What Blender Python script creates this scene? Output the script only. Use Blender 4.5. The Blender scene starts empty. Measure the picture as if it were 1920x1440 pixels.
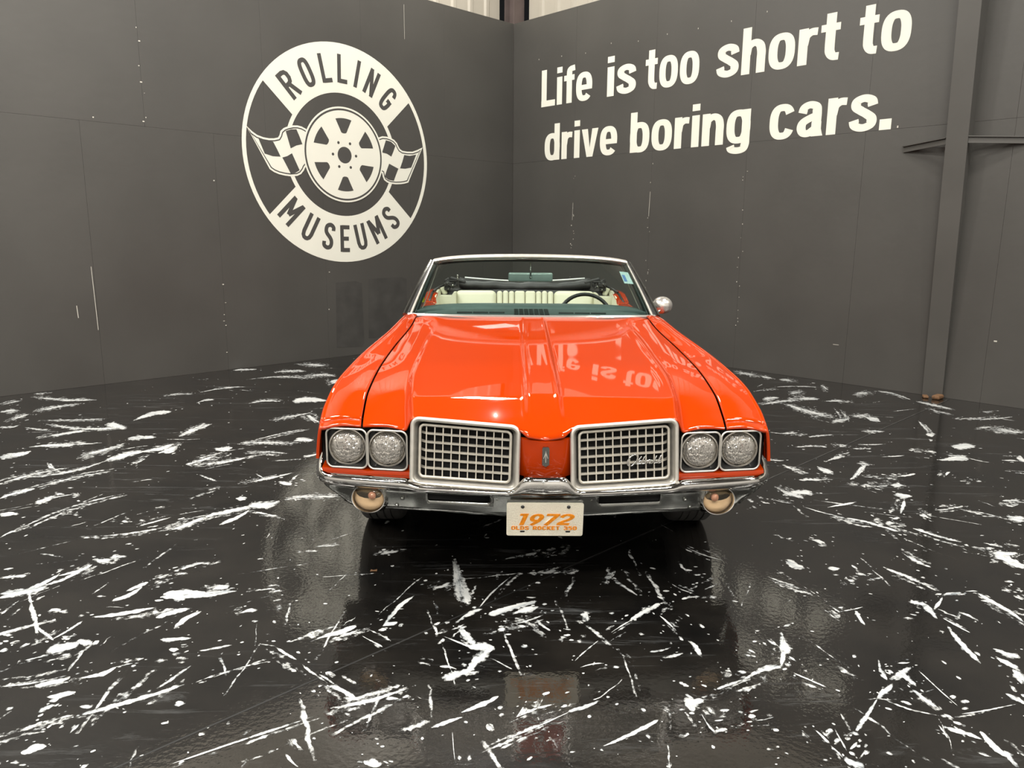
import bpy, bmesh, math, random
from mathutils import Vector, Matrix

scene = bpy.context.scene
COL = scene.collection
rnd = random.Random(7)

# ------------------------------------------------------------------ camera
F_PX, CAM_H = 1410.0, 1.48
PITCH, ROLL = math.radians(11.03), math.radians(-0.45)
cp, sp, cr, sr = math.cos(PITCH), math.sin(PITCH), math.cos(ROLL), math.sin(ROLL)
CAM_POS = Vector((0, 0, CAM_H))
fwd = Vector((0, cp, -sp)); down0 = Vector((0, -sp, -cp)); x0 = Vector((1, 0, 0))
right = x0 * cr + down0 * sr
down = x0 * -sr + down0 * cr
cam_data = bpy.data.cameras.new('camera')
cam_data.sensor_width = 36.0
cam_data.lens = F_PX * 36.0 / 1920.0
cam_data.clip_start = 0.05
cam = bpy.data.objects.new('camera', cam_data)
COL.objects.link(cam)
cam.matrix_world = Matrix(((right.x, -down.x, -fwd.x, 0), (right.y, -down.y, -fwd.y, 0),
                           (right.z, -down.z, -fwd.z, CAM_H), (0, 0, 0, 1)))
scene.camera = cam

# ------------------------------------------------------------------ world, lamps, exposure
world = bpy.data.worlds.new('world'); scene.world = world
world.use_nodes = True
world.node_tree.nodes['Background'].inputs[0].default_value = (0.95, 0.97, 1.0, 1)
world.node_tree.nodes['Background'].inputs[1].default_value = 0.02

YAW = math.radians(44.14)
CORNER = Vector((-0.012, 11.359, 0))
DL = Vector((-math.cos(YAW), -math.sin(YAW), 0))      # along the left wall, away from the corner
DR = Vector((math.sin(YAW), -math.cos(YAW), 0))       # along the right wall, away from the corner
ROOM = 17.0
CEIL = 7.2

LAMP_W = 330.0
LAMPS = [(-0.45, 9.15, 1.0), (-3.6, 5.6, 1.7), (2.7, 4.9, 0.62), (-5.6, 3.4, 1.0), (5.6, 3.2, 0.7), (-2.1, 2.6, 1.0), (2.3, 2.4, 0.9), (0.1, -1.6, 1.3),
         (-4.6, -1.2, 1.4), (4.6, -1.2, 1.4), (-2.2, -5.4, 1.6), (2.2, -5.4, 1.6), (0.0, -8.8, 1.6), (-7.8, 0.6, 1.0), (7.8, 0.6, 1.0)]
for lx_, ly_, lk_ in LAMPS:
    ld = bpy.data.lights.new('high_bay_lamp', 'AREA')
    ld.shape = 'RECTANGLE'; ld.size = 0.45; ld.size_y = 1.1
    ld.energy = LAMP_W * lk_; ld.color = (1.0, 0.955, 0.88)
    lo = bpy.data.objects.new('high_bay_lamp', ld)
    lo.location = (lx_, ly_, CEIL - 0.5)
    lo.rotation_euler = (0, 0, YAW)
    COL.objects.link(lo)

vs = scene.view_settings
vs.view_transform = 'Standard'; vs.look = 'None'; vs.gamma = 1.0; vs.use_curve_mapping = False
vs.exposure = -0.85
cy = scene.cycles
cy.use_denoising = True
cy.max_bounces = 8; cy.diffuse_bounces = 3; cy.glossy_bounces = 5; cy.transmission_bounces = 6
cy.transparent_max_bounces = 12
cy.sample_clamp_indirect = 6.0
cy.caustics_reflective = False; cy.caustics_refractive = False

# ------------------------------------------------------------------ helpers
def ray(px, py):
    u, v = (px - 960) / F_PX, (py - 720) / F_PX
    u, v = u * cr - v * sr, u * sr + v * cr
    return Vector((u, cp - v * sp, -sp - v * cp))

def floor_pt(px, py, z=0.0):
    r = ray(px, py); t = (z - CAM_H) / r.z
    return Vector((r.x * t, r.y * t, z))

def build(name, verts, faces, mat=None, parent=None, smooth=False, recalc=True, **props):
    me = bpy.data.meshes.new(name)
    me.from_pydata([tuple(v) for v in verts], [], faces)
    if recalc:
        bm = bmesh.new(); bm.from_mesh(me)
        bmesh.ops.recalc_face_normals(bm, faces=bm.faces)
        bm.to_mesh(me); bm.free()
    if smooth is True:
        me.polygons.foreach_set('use_smooth', [True] * len(me.polygons))
    elif smooth:
        me.polygons.foreach_set('use_smooth', [True] * len(me.polygons))
        me.set_sharp_from_angle(angle=math.radians(smooth))
    if mat: me.materials.append(mat)
    o = bpy.data.objects.new(name, me)
    COL.objects.link(o)
    if parent: o.parent = parent
    for k, v in props.items(): o[k] = v
    return o

def empty(name, loc=(0, 0, 0), rz=0.0, parent=None, **props):
    o = bpy.data.objects.new(name, None); COL.objects.link(o)
    o.empty_display_size = 0.1
    o.location = loc; o.rotation_euler = (0, 0, rz)
    if parent: o.parent = parent
    for k, v in props.items(): o[k] = v
    return o

def instance(o, parent, loc=(0, 0, 0), name=None):
    c = bpy.data.objects.new(name or o.name.split('.')[0], o.data); COL.objects.link(c)
    c.parent = parent; c.location = loc
    return c

def cubic(xs, ys):
    n = len(xs)
    d = [(ys[i + 1] - ys[i]) / (xs[i + 1] - xs[i]) for i in range(n - 1)]
    m = [d[0]] + [0.0 if d[i - 1] * d[i] <= 0 else 2 * d[i - 1] * d[i] / (d[i - 1] + d[i]) for i in range(1, n - 1)] + [d[-1]]
    def f(x):
        if x <= xs[0]: return ys[0] + m[0] * (x - xs[0]) * 0
        if x >= xs[-1]: return ys[-1]
        i = 0
        while x > xs[i + 1]: i += 1
        h = xs[i + 1] - xs[i]; t = (x - xs[i]) / h
        return ((2*t**3 - 3*t*t + 1) * ys[i] + (t**3 - 2*t*t + t) * h * m[i] + (-2*t**3 + 3*t*t) * ys[i + 1] + (t**3 - t*t) * h * m[i + 1])
    return f

def lin(xs, ys):
    def f(x):
        if x <= xs[0]: return ys[0]
        for i in range(len(xs) - 1):
            if x <= xs[i + 1]:
                t = (x - xs[i]) / (xs[i + 1] - xs[i]); return ys[i] * (1 - t) + ys[i + 1] * t
        return ys[-1]
    return f

def sstep(a, b, x):
    t = min(1, max(0, (x - a) / (b - a))); return t * t * (3 - 2 * t)

def grid_faces(nu, nv, wrap_u=False, skip=None):
    f = []
    for i in range(nu if wrap_u else nu - 1):
        for j in range(nv - 1):
            if skip and skip(i, j): continue
            i2 = (i + 1) % nu
            f.append((i * nv + j, i2 * nv + j, i2 * nv + j + 1, i * nv + j + 1))
    return f

def catmull(pts, n):
    P = [Vector(p) for p in pts]; P = [P[0] * 2 - P[1]] + P + [P[-1] * 2 - P[-2]]
    out = []
    for i in range(1, len(P) - 2):
        for k in range(n):
            t = k / n; a, b, c, d = P[i - 1], P[i], P[i + 1], P[i + 2]
            out.append(0.5 * ((2 * b) + (c - a) * t + (2 * a - 5 * b + 4 * c - d) * t * t + (3 * b - a - 3 * c + d) * t**3))
    out.append(P[-2].copy()); return out

def resample(pts, n):
    L = [0.0]
    for a, b in zip(pts, pts[1:]): L.append(L[-1] + (b - a).length)
    out = []; j = 0
    for k in range(n):
        s = L[-1] * k / (n - 1)
        while j < len(L) - 2 and L[j + 1] < s: j += 1
        h = L[j + 1] - L[j]; t = 0 if h == 0 else (s - L[j]) / h
        out.append(pts[j].lerp(pts[j + 1], min(1, max(0, t))))
    return out

class MB:
    """collects shapes for one mesh"""
    def __init__(s): s.v = []; s.f = []
    def add(s, v, f):
        o = len(s.v); s.v += [Vector(p) for p in v]; s.f += [tuple(i + o for i in q) for q in f]; return s
    def box(s, c, size, rot=None):
        c = Vector(c); hx, hy, hz = size[0] / 2, size[1] / 2, size[2] / 2
        v = [Vector((x, y, z)) for x in (-hx, hx) for y in (-hy, hy) for z in (-hz, hz)]
        if rot: v = [rot @ p for p in v]
        return s.add([c + p for p in v], [(0, 1, 3, 2), (4, 6, 7, 5), (0, 4, 5, 1), (2, 3, 7, 6), (0, 2, 6, 4), (1, 5, 7, 3)])
    def bar(s, a, b, w, h, up=(0, 0, 1)):
        a, b = Vector(a), Vector(b); d = (b - a).normalized(); r = d.cross(Vector(up)).normalized(); u = r.cross(d)
        v = [p + r * (i * w / 2) + u * (j * h / 2) for p in (a, b) for i in (-1, 1) for j in (-1, 1)]
        return s.add(v, [(0, 1, 3, 2), (4, 6, 7, 5), (0, 4, 5, 1), (2, 3, 7, 6), (0, 2, 6, 4), (1, 5, 7, 3)])
    def tube(s, path, r, n=8, closed=False, prof=None, up=None, caps=True):
        P = [Vector(p) for p in path]; m = len(P)
        prof = prof or [(math.cos(2 * math.pi * k / n), math.sin(2 * math.pi * k / n)) for k in range(n)]
        n = len(prof); rings = []; U = Vector(up) if up else None
        for i in range(m):
            if closed: t = P[(i + 1) % m] - P[i - 1]
            else: t = P[min(i + 1, m - 1)] - P[max(i - 1, 0)]
            t.normalize()
            if up is None:
                if U is None:
                    U = Vector((0, 0, 1)) if abs(t.z) < 0.9 else Vector((0, 1, 0))
                U = (U - t * U.dot(t)).normalized(); u = U
            else: u = (Vector(up) - t * Vector(up).dot(t)).normalized()
            w = t.cross(u); ri = r(i / (m - 1)) if callable(r) else r
            rings.append([P[i] + (w * a + u * b) * ri for a, b in prof])
        v = [p for g in rings for p in g]; f = []
        for i in range(m if closed else m - 1):
            for k in range(n):
                i2 = (i + 1) % m; k2 = (k + 1) % n
                f.append((i * n + k, i * n + k2, i2 * n + k2, i2 * n + k))
        if not closed and caps: f += [tuple(range(n)), tuple(range((m - 1) * n, m * n))]
        return s.add(v, f)
    def lathe(s, c, prof, n=24, sx=1.0, sz=1.0, axis='y'):
        c = Vector(c); v = []; m = len(prof)
        for k in range(n):
            a = 2 * math.pi * k / n
            for r, y in prof:
                if axis == 'y': v.append(c + Vector((r * math.cos(a) * sx, y, r * math.sin(a) * sz)))
                elif axis == 'x': v.append(c + Vector((y, r * math.cos(a) * sx, r * math.sin(a) * sz)))
                else: v.append(c + Vector((r * math.cos(a) * sx, r * math.sin(a) * sz, y)))
        return s.add(v, grid_faces(n, m, wrap_u=True))
    def rbox(s, c, size, bev=0.02, seg=3, rot=None, taper=None):
        bm = bmesh.new(); bmesh.ops.create_cube(bm, size=1.0)
        for vv in bm.verts: vv.co = Vector((vv.co.x * size[0], vv.co.y * size[1], vv.co.z * size[2]))
        bmesh.ops.bevel(bm, geom=list(bm.edges), offset=bev, segments=seg, profile=0.5, affect='EDGES')
        bm.verts.ensure_lookup_table()
        v = [vv.co.copy() for vv in bm.verts]; f = [tuple(w.index for w in q.verts) for q in bm.faces]; bm.free()
        if taper: v = [taper(p) for p in v]
        if rot: v = [rot @ p for p in v]
        c = Vector(c); return s.add([c + p for p in v], f)
    def flat(s, poly, y0, y1):
        """polygon in (x, z) extruded from y0 (back) to y1 (front)"""
        n = len(poly); v = [(p[0], y0, p[1]) for p in poly] + [(p[0], y1, p[1]) for p in poly]
        return s.add(v, [tuple(range(n, 2 * n))] + [(k, (k + 1) % n, n + (k + 1) % n, n + k) for k in range(n)])
    def make(s, name, mat, parent=None, smooth=False, **props):
        return build(name, s.v, s.f, mat, parent, smooth, **props)

def rrect(hw, hh, r, n=5):
    out = []
    for cx, cz, a0 in ((hw - r, hh - r, 0), (-hw + r, hh - r, 90), (-hw + r, -hh + r, 180), (hw - r, -hh + r, 270)):
        for k in range(n + 1):
            a = math.radians(a0 + 90 * k / n); out.append((cx + r * math.cos(a), cz + r * math.sin(a)))
    return out

# ------------------------------------------------------------------ materials
def new_mat(name):
    m = bpy.data.materials.new(name); m.use_nodes = True
    nt = m.node_tree; b = nt.nodes['Principled BSDF']
    return m, nt, b

def N(nt, t, **kw):
    n = nt.nodes.new(t)
    for k, v in kw.items():
        if k == 'inp':
            for a, b in v.items(): n.inputs[a].default_value = b
        else: setattr(n, k, v)
    return n

def mat(name, col, rough=0.5, metal=0.0, var=0.12, scale=8.0, bump=0.0, bscale=60.0, coat=0.0, spec=0.5, rvar=0.0):
    """principled material with procedural noise variation of colour, roughness and relief"""
    m, nt, b = new_mat(name); L = nt.links.new
    tc = N(nt, 'ShaderNodeTexCoord')
    nz = N(nt, 'ShaderNodeTexNoise', inp={'Scale': scale, 'Detail': 5.0}); L(tc.outputs['Object'], nz.inputs['Vector'])
    rp = N(nt, 'ShaderNodeValToRGB'); L(nz.outputs['Fac'], rp.inputs['Fac'])
    rp.color_ramp.elements[0].position = 0.3; rp.color_ramp.elements[1].position = 0.7
    rp.color_ramp.elements[0].color = tuple(c * (1 - var) for c in col) + (1,)
    rp.color_ramp.elements[1].color = tuple(min(1, c * (1 + var)) for c in col) + (1,)
    L(rp.outputs['Color'], b.inputs['Base Color'])
    b.inputs['Roughness'].default_value = rough; b.inputs['Metallic'].default_value = metal
    b.inputs['Coat Weight'].default_value = coat; b.inputs['Coat Roughness'].default_value = 0.03
    b.inputs['Specular IOR Level'].default_value = spec
    if rvar:
        mr = N(nt, 'ShaderNodeMapRange', inp={'To Min': rough - rvar, 'To Max': rough + rvar}); L(nz.outputs['Fac'], mr.inputs['Value'])
        L(mr.outputs['Result'], b.inputs['Roughness'])
    if bump:
        n2 = N(nt, 'ShaderNodeTexNoise', inp={'Scale': bscale, 'Detail': 3.0}); L(tc.outputs['Object'], n2.inputs['Vector'])
        bp = N(nt, 'ShaderNodeBump', inp={'Strength': bump, 'Distance': 0.01}); L(n2.outputs['Fac'], bp.inputs['Height'])
        L(bp.outputs['Normal'], b.inputs['Normal'])
    return m

M = {}
M['wall'] = mat('black_painted_plywood', (0.066, 0.0638, 0.0588), 0.45, var=0.10, scale=0.9, bump=0.10, bscale=14, rvar=0.06)
M['wall_back'] = mat('dark_gap', (0.01, 0.01, 0.01), 0.8)
M['patch'] = mat('dark_patch_paint', (0.055, 0.0535, 0.050), 0.5, var=0.2, scale=5, bump=0.1, bscale=10)
M['beige'] = mat('beige_metal_siding', (0.44, 0.41, 0.35), 0.5, var=0.05, scale=2)
M['column'] = mat('black_painted_steel', (0.075, 0.0725, 0.067), 0.45, var=0.08, scale=2)
M['brown'] = mat('red_oxide_steel', (0.11, 0.085, 0.08), 0.6, var=0.15, scale=3)
M['ceiling'] = mat('pale_ceiling', (0.20, 0.195, 0.185), 0.7, var=0.05)
M['far_wall'] = mat('warehouse_wall', (0.58, 0.565, 0.54), 0.7, var=0.05)
M['vinyl'] = mat('cream_white_vinyl', (0.82, 0.825, 0.735), 0.55, var=0.02, scale=3)
M['vinyl_dark'] = mat('black_vinyl', (0.066, 0.064, 0.060), 0.5, var=0.05)
M['chip'] = mat('bare_chip', (0.6, 0.58, 0.52), 0.7)
M['orange'] = mat('orange_paint', (0.455, 0.0365, 0.001), 0.5, var=0.03, scale=2, coat=1.0, spec=0.0)
M['orange'].node_tree.nodes['Principled BSDF'].inputs['Coat IOR'].default_value = 1.5
M['chrome'] = mat('chrome', (0.74, 0.73, 0.71), 0.07, metal=1.0, var=0.04, scale=12, rvar=0.03)
M['chrome_dull'] = mat('dull_chrome', (0.27, 0.275, 0.26), 0.2, metal=1.0, var=0.12, scale=9, rvar=0.06)
M['silver'] = mat('silver_trim', (0.68, 0.655, 0.60), 0.36, metal=0.7, var=0.1, scale=20)
M['bar'] = mat('grille_silver', (0.60, 0.565, 0.49), 0.42, metal=0.4, var=0.12, scale=30)
M['chrome_soft'] = mat('soft_chrome', (0.86, 0.83, 0.78), 0.2, metal=0.8, var=0.05, scale=14)
M['black'] = mat('satin_black', (0.018, 0.018, 0.018), 0.4, var=0.2)
M['void'] = mat('engine_bay_dark', (0.006, 0.006, 0.006), 0.9, var=0.2)
M['rubber'] = mat('tyre_rubber', (0.070, 0.068, 0.065), 0.65, var=0.25, scale=15, bump=0.15)
M['teal'] = mat('teal_vinyl_dash', (0.10, 0.14, 0.138), 0.5, var=0.08, scale=20, bump=0.1, bscale=200)
M['teal_dark'] = mat('dark_teal_plastic', (0.012, 0.022, 0.022), 0.45)
M['cream'] = mat('cream_vinyl', (0.62, 0.61, 0.47), 0.45, var=0.04, scale=6, bump=0.1, bscale=150)
M['canvas'] = mat('black_top_vinyl', (0.03, 0.03, 0.031), 0.5, var=0.2, scale=12, bump=0.3, bscale=12)
M['white'] = mat('white_piping', (0.75, 0.78, 0.76), 0.4, var=0.05)
M['mirror'] = mat('mirror_back', (0.36, 0.43, 0.41), 0.2, metal=0.2, var=0.1)
M['lampring'] = mat('headlamp_ring', (0.60, 0.57, 0.52), 0.3, metal=0.8, var=0.1)
M['amber'] = mat('lamp_reflector_beige', (0.66, 0.54, 0.40), 0.5, metal=0.0, var=0.12, scale=20, coat=0.3)
M['bulb'] = mat('reddish_bulb', (0.58, 0.32, 0.25), 0.15, var=0.1, coat=1)
M['sticker'] = mat('sticker_paper', (0.55, 0.72, 0.72), 0.5, var=0.15, scale=80)
M['blue'] = mat('sticker_blue', (0.12, 0.25, 0.55), 0.5)
M['yellow'] = mat('yellow_green_tag', (0.55, 0.68, 0.02), 0.5)
M['plate_text'] = mat('orange_foil', (0.90, 0.27, 0.01), 0.3, metal=0.1, var=0.25, scale=90)
M['rust'] = mat('rusty_flake', (0.16, 0.085, 0.04), 0.8, var=0.3, scale=60)
M['joint'] = mat('joint_black', (0.006, 0.006, 0.006), 0.6)
M['joint_edge'] = mat('worn_joint_edge', (0.12, 0.118, 0.11), 0.6)
M['taillight'] = mat('red_lens', (0.4, 0.01, 0.01), 0.15, coat=1)

# floor: black sealed concrete with brown mottling and tiny paint specks
def floor_material():
    m, nt, b = new_mat('black_sealed_floor'); L = nt.links.new
    tc = N(nt, 'ShaderNodeTexCoord')
    n1 = N(nt, 'ShaderNodeTexNoise', inp={'Scale': 2.3, 'Detail': 8.0, 'Roughness': 0.62}); L(tc.outputs['Object'], n1.inputs['Vector'])
    rp = N(nt, 'ShaderNodeValToRGB'); L(n1.outputs['Fac'], rp.inputs['Fac'])
    rp.color_ramp.elements[0].position = 0.35; rp.color_ramp.elements[0].color = (0.0042, 0.0040, 0.0038, 1)
    rp.color_ramp.elements[1].position = 0.75; rp.color_ramp.elements[1].color = (0.013, 0.0112, 0.009, 1)
    # pale dry scuffs running across the floor
    mp = N(nt, 'ShaderNodeMapping', inp={'Rotation': (0, 0, math.radians(-8)), 'Scale': (1.1, 9.0, 1)}); L(tc.outputs['Object'], mp.inputs['Vector'])
    n2 = N(nt, 'ShaderNodeTexNoise', inp={'Scale': 1.6, 'Detail': 9.0, 'Roughness': 0.75, 'Distortion': 0.7}); L(mp.outputs['Vector'], n2.inputs['Vector'])
    r2 = N(nt, 'ShaderNodeValToRGB'); L(n2.outputs['Fac'], r2.inputs['Fac'])
    r2.color_ramp.elements[0].position = 0.56; r2.color_ramp.elements[0].color = (0, 0, 0, 1)
    r2.color_ramp.elements[1].position = 0.80; r2.color_ramp.elements[1].color = (0.42, 0.42, 0.42, 1)
    n3 = N(nt, 'ShaderNodeTexNoise', inp={'Scale': 0.55, 'Detail': 2.0}); L(tc.outputs['Object'], n3.inputs['Vector'])
    r3 = N(nt, 'ShaderNodeValToRGB'); L(n3.outputs['Fac'], r3.inputs['Fac'])
    r3.color_ramp.elements[0].position = 0.45; r3.color_ramp.elements[1].position = 0.65
    mu = N(nt, 'ShaderNodeMath', operation='MULTIPLY'); L(r2.outputs['Color'], mu.inputs[0]); L(r3.outputs['Color'], mu.inputs[1])
    mx = N(nt, 'ShaderNodeMix', data_type='RGBA'); L(mu.outputs[0], mx.inputs['Factor'])
    L(rp.outputs['Color'], mx.inputs['A']); mx.inputs['B'].default_value = (0.42, 0.44, 0.45, 1)
    L(mx.outputs['Result'], b.inputs['Base Color'])
    mr = N(nt, 'ShaderNodeMapRange', inp={'From Min': 0.3, 'From Max': 0.7, 'To Min': 0.3, 'To Max': 0.5}); L(n1.outputs['Fac'], mr.inputs['Value'])
    L(mr.outputs['Result'], b.inputs['Roughness'])
    b.inputs['Specular IOR Level'].default_value = 0.12
    b.inputs['Coat Weight'].default_value = 1.0; b.inputs['Coat Roughness'].default_value = 0.055; b.inputs['Coat IOR'].default_value = 1.72
    n4 = N(nt, 'ShaderNodeTexNoise', inp={'Scale': 55.0, 'Detail': 2.0}); L(tc.outputs['Object'], n4.inputs['Vector'])
    bp = N(nt, 'ShaderNodeBump', inp={'Strength': 0.045, 'Distance': 0.01}); L(n4.outputs['Fac'], bp.inputs['Height'])
    L(bp.outputs['Normal'], b.inputs['Normal']); L(bp.outputs['Normal'], b.inputs['Coat Normal'])
    return m
M['floor'] = floor_material()

def paint_material():
    """brushed and flung white paint; the edge attribute thins out towards the rim of each mark"""
    m, nt, b = new_mat('white_floor_paint'); L = nt.links.new
    at = N(nt, 'ShaderNodeAttribute', attribute_name='edge'); uv = N(nt, 'ShaderNodeAttribute', attribute_name='along')
    mp = N(nt, 'ShaderNodeMapping', inp={'Scale': (7.0, 34.0, 1.0)}); L(uv.outputs['Vector'], mp.inputs['Vector'])
    n1 = N(nt, 'ShaderNodeTexNoise', inp={'Scale': 1.0, 'Detail': 6.0, 'Roughness': 0.68}); L(mp.outputs['Vector'], n1.inputs['Vector'])
    tc = N(nt, 'ShaderNodeTexCoord')
    n2 = N(nt, 'ShaderNodeTexNoise', inp={'Scale': 38.0, 'Detail': 4.0, 'Roughness': 0.6}); L(tc.outputs['Object'], n2.inputs['Vector'])
    a1 = N(nt, 'ShaderNodeMath', operation='ADD'); L(n1.outputs['Fac'], a1.inputs[0]); L(n2.outputs['Fac'], a1.inputs[1])
    s1 = N(nt, 'ShaderNodeMath', operation='MULTIPLY_ADD', inp={1: 2.4, 2: -2.45}); L(a1.outputs[0], s1.inputs[0])
    s2 = N(nt, 'ShaderNodeMath', operation='ADD'); L(at.outputs['Fac'], s2.inputs[0]); L(s1.outputs[0], s2.inputs[1])
    mr = N(nt, 'ShaderNodeMapRange', interpolation_type='SMOOTHSTEP', inp={'From Min': 0.12, 'From Max': 0.85}); L(s2.outputs[0], mr.inputs['Value'])
    rp = N(nt, 'ShaderNodeValToRGB'); L(n1.outputs['Fac'], rp.inputs['Fac'])
    rp.color_ramp.elements[0].position = 0.3; rp.color_ramp.elements[0].color = (0.30, 0.34, 0.37, 1)
    rp.color_ramp.elements[1].position = 0.55; rp.color_ramp.elements[1].color = (0.64, 0.655, 0.645, 1)
    L(rp.outputs['Color'], b.inputs['Base Color']); b.inputs['Roughness'].default_value = 0.28
    tr = N(nt, 'ShaderNodeBsdfTransparent'); ms = N(nt, 'ShaderNodeMixShader')
    L(mr.outputs['Result'], ms.inputs['Fac']); L(tr.outputs[0], ms.inputs[1]); L(b.outputs[0], ms.inputs[2])
    L(ms.outputs[0], nt.nodes['Material Output'].inputs['Surface'])
    return m
M['paint'] = paint_material()

def glass_material(name, tint, ior=1.5, rough=0.0, flute=0.0):
    m, nt, b = new_mat(name); L = nt.links.new
    nt.nodes.remove(b)
    tr = N(nt, 'ShaderNodeBsdfTransparent', inp={'Color': tint + (1,)})
    gl = N(nt, 'ShaderNodeBsdfGlossy', inp={'Color': (1, 1, 1, 1), 'Roughness': rough})
    fr = N(nt, 'ShaderNodeFresnel', inp={'IOR': ior}); ms = N(nt, 'ShaderNodeMixShader')
    if flute:
        tc = N(nt, 'ShaderNodeTexCoord')
        w = N(nt, 'ShaderNodeTexWave', bands_direction='X', inp={'Scale': 55.0, 'Distortion': 1.5}); L(tc.outputs['Object'], w.inputs['Vector'])
        bp = N(nt, 'ShaderNodeBump', inp={'Strength': flute, 'Distance': 0.004}); L(w.outputs['Fac'], bp.inputs['Height'])
        L(bp.outputs['Normal'], gl.inputs['Normal']); L(bp.outputs['Normal'], fr.inputs['Normal'])
    L(fr.outputs[0], ms.inputs['Fac']); L(tr.outputs[0], ms.inputs[1]); L(gl.outputs[0], ms.inputs[2])
    L(ms.outputs[0], nt.nodes['Material Output'].inputs['Surface'])
    return m
M['glass'] = glass_material('tinted_windshield_glass', (0.80, 0.90, 0.86), 1.5)
M['lens'] = glass_material('headlamp_lens_glass', (0.92, 0.92, 0.90), 1.5, 0.05, 0.5)
def fluted_lens(m):
    nt = m.node_tree; L = nt.links.new; out = nt.nodes['Material Output']; old = out.inputs['Surface'].links[0].from_socket
    tc = N(nt, 'ShaderNodeTexCoord'); mp = N(nt, 'ShaderNodeMapping', inp={'Scale': (150, 1, 70)}); L(tc.outputs['Object'], mp.inputs['Vector'])
    v = N(nt, 'ShaderNodeTexVoronoi', distance='CHEBYCHEV', inp={'Scale': 1.0, 'Randomness': 0.6}); L(mp.outputs['Vector'], v.inputs['Vector'])
    bp = N(nt, 'ShaderNodeBump', inp={'Strength': 0.9, 'Distance': 0.006}); L(v.outputs['Distance'], bp.inputs['Height'])
    g = N(nt, 'ShaderNodeBsdfGlossy', inp={'Color': (0.95, 0.92, 0.87, 1), 'Roughness': 0.13}); L(bp.outputs['Normal'], g.inputs['Normal'])
    d = N(nt, 'ShaderNodeBsdfDiffuse', inp={'Color': (0.88, 0.83, 0.76, 1)}); L(bp.outputs['Normal'], d.inputs['Normal'])
    m1 = N(nt, 'ShaderNodeMixShader', inp={'Fac': 0.22}); L(g.outputs[0], m1.inputs[1]); L(d.outputs[0], m1.inputs[2])
    m2 = N(nt, 'ShaderNodeMixShader', inp={'Fac': 0.72}); L(old, m2.inputs[1]); L(m1.outputs[0], m2.inputs[2]); L(m2.outputs[0], out.inputs['Surface'])
fluted_lens(M['lens'])
M['lens_amber'] = glass_material('park_lamp_lens', (0.95, 0.88, 0.78), 1.3, 0.05)

def reflector_material():
    m, nt, b = new_mat('headlamp_reflector'); L = nt.links.new
    tc = N(nt, 'ShaderNodeTexCoord')
    v = N(nt, 'ShaderNodeTexVoronoi', inp={'Scale': 95.0}); 
    mp = N(nt, 'ShaderNodeMapping', inp={'Scale': (1.0, 1.0, 0.55)}); L(tc.outputs['Object'], mp.inputs['Vector']); L(mp.outputs['Vector'], v.inputs['Vector'])
    bp = N(nt, 'ShaderNodeBump', inp={'Strength': 0.8, 'Distance': 0.006}); L(v.outputs['Distance'], bp.inputs['Height'])
    L(bp.outputs['Normal'], b.inputs['Normal'])
    b.inputs['Base Color'].default_value = (0.90, 0.88, 0.84, 1); b.inputs['Metallic'].default_value = 1.0; b.inputs['Roughness'].default_value = 0.28
    return m
M['reflector'] = reflector_material()

def plate_material():
    m, nt, b = new_mat('engraved_foil_plate'); L = nt.links.new
    tc = N(nt, 'ShaderNodeTexCoord')
    mp = N(nt, 'ShaderNodeMapping', inp={'Rotation': (0, 0.5, 0), 'Scale': (60, 60, 260)}); L(tc.outputs['Object'], mp.inputs['Vector'])
    n = N(nt, 'ShaderNodeTexNoise', inp={'Scale': 2.0, 'Detail': 3.0, 'Distortion': 1.5}); L(mp.outputs['Vector'], n.inputs['Vector'])
    bp = N(nt, 'ShaderNodeBump', inp={'Strength': 0.9, 'Distance': 0.003}); L(n.outputs['Fac'], bp.inputs['Height']); L(bp.outputs['Normal'], b.inputs['Normal'])
    b.inputs['Base Color'].default_value = (0.95, 0.90, 0.74, 1); b.inputs['Metallic'].default_value = 0.45; b.inputs['Roughness'].default_value = 0.25
    return m
M['plate'] = plate_material()

# ================================================================== THE SETTING
# floor -------------------------------------------------------------
fc = [CORNER, CORNER + DL * ROOM, CORNER + (DL + DR) * ROOM, CORNER + DR * ROOM]
floor = build('floor', [(p.x, p.y, 0) for p in fc] + [(p.x, p.y, -0.15) for p in fc],
              [(0, 1, 2, 3), (7, 6, 5, 4), (0, 4, 5, 1), (1, 5, 6, 2), (2, 6, 7, 3), (3, 7, 4, 0)], M['floor'], kind='structure',
              label='glossy black floor splattered with white paint')
# control joint running from the foot of the steel column towards the camera
jp = Vector((0.89, 3.82, 0)); jd = -DL
jm = MB(); ja = jp + jd * 4.55; jb = jp - jd * 11.5; jn = Vector((-jd.y, jd.x, 0)) * 0.004
jm.add([ja + jn, ja - jn, jb - jn, jb + jn], [(0, 1, 2, 3)])
for q in jm.v: q.z = 0.0004
jm.make('floor_joint', M['joint'], floor)
jm = MB(); jn2 = Vector((-jd.y, jd.x, 0)); pts_ = []
for k in range(61):                                     # worn pale lip of the joint
    c = jp + jd * (-0.9 + 5.4 * k / 60) + jn2 * 0.0065; w_ = jn2 * rnd.uniform(0.0006, 0.0018); pts_ += [c + w_, c - w_]
jm.add(pts_, grid_faces(61, 2))
for q in jm.v: q.z = 0.0005
jm.make('joint_lip', M['joint_edge'], floor)

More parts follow.
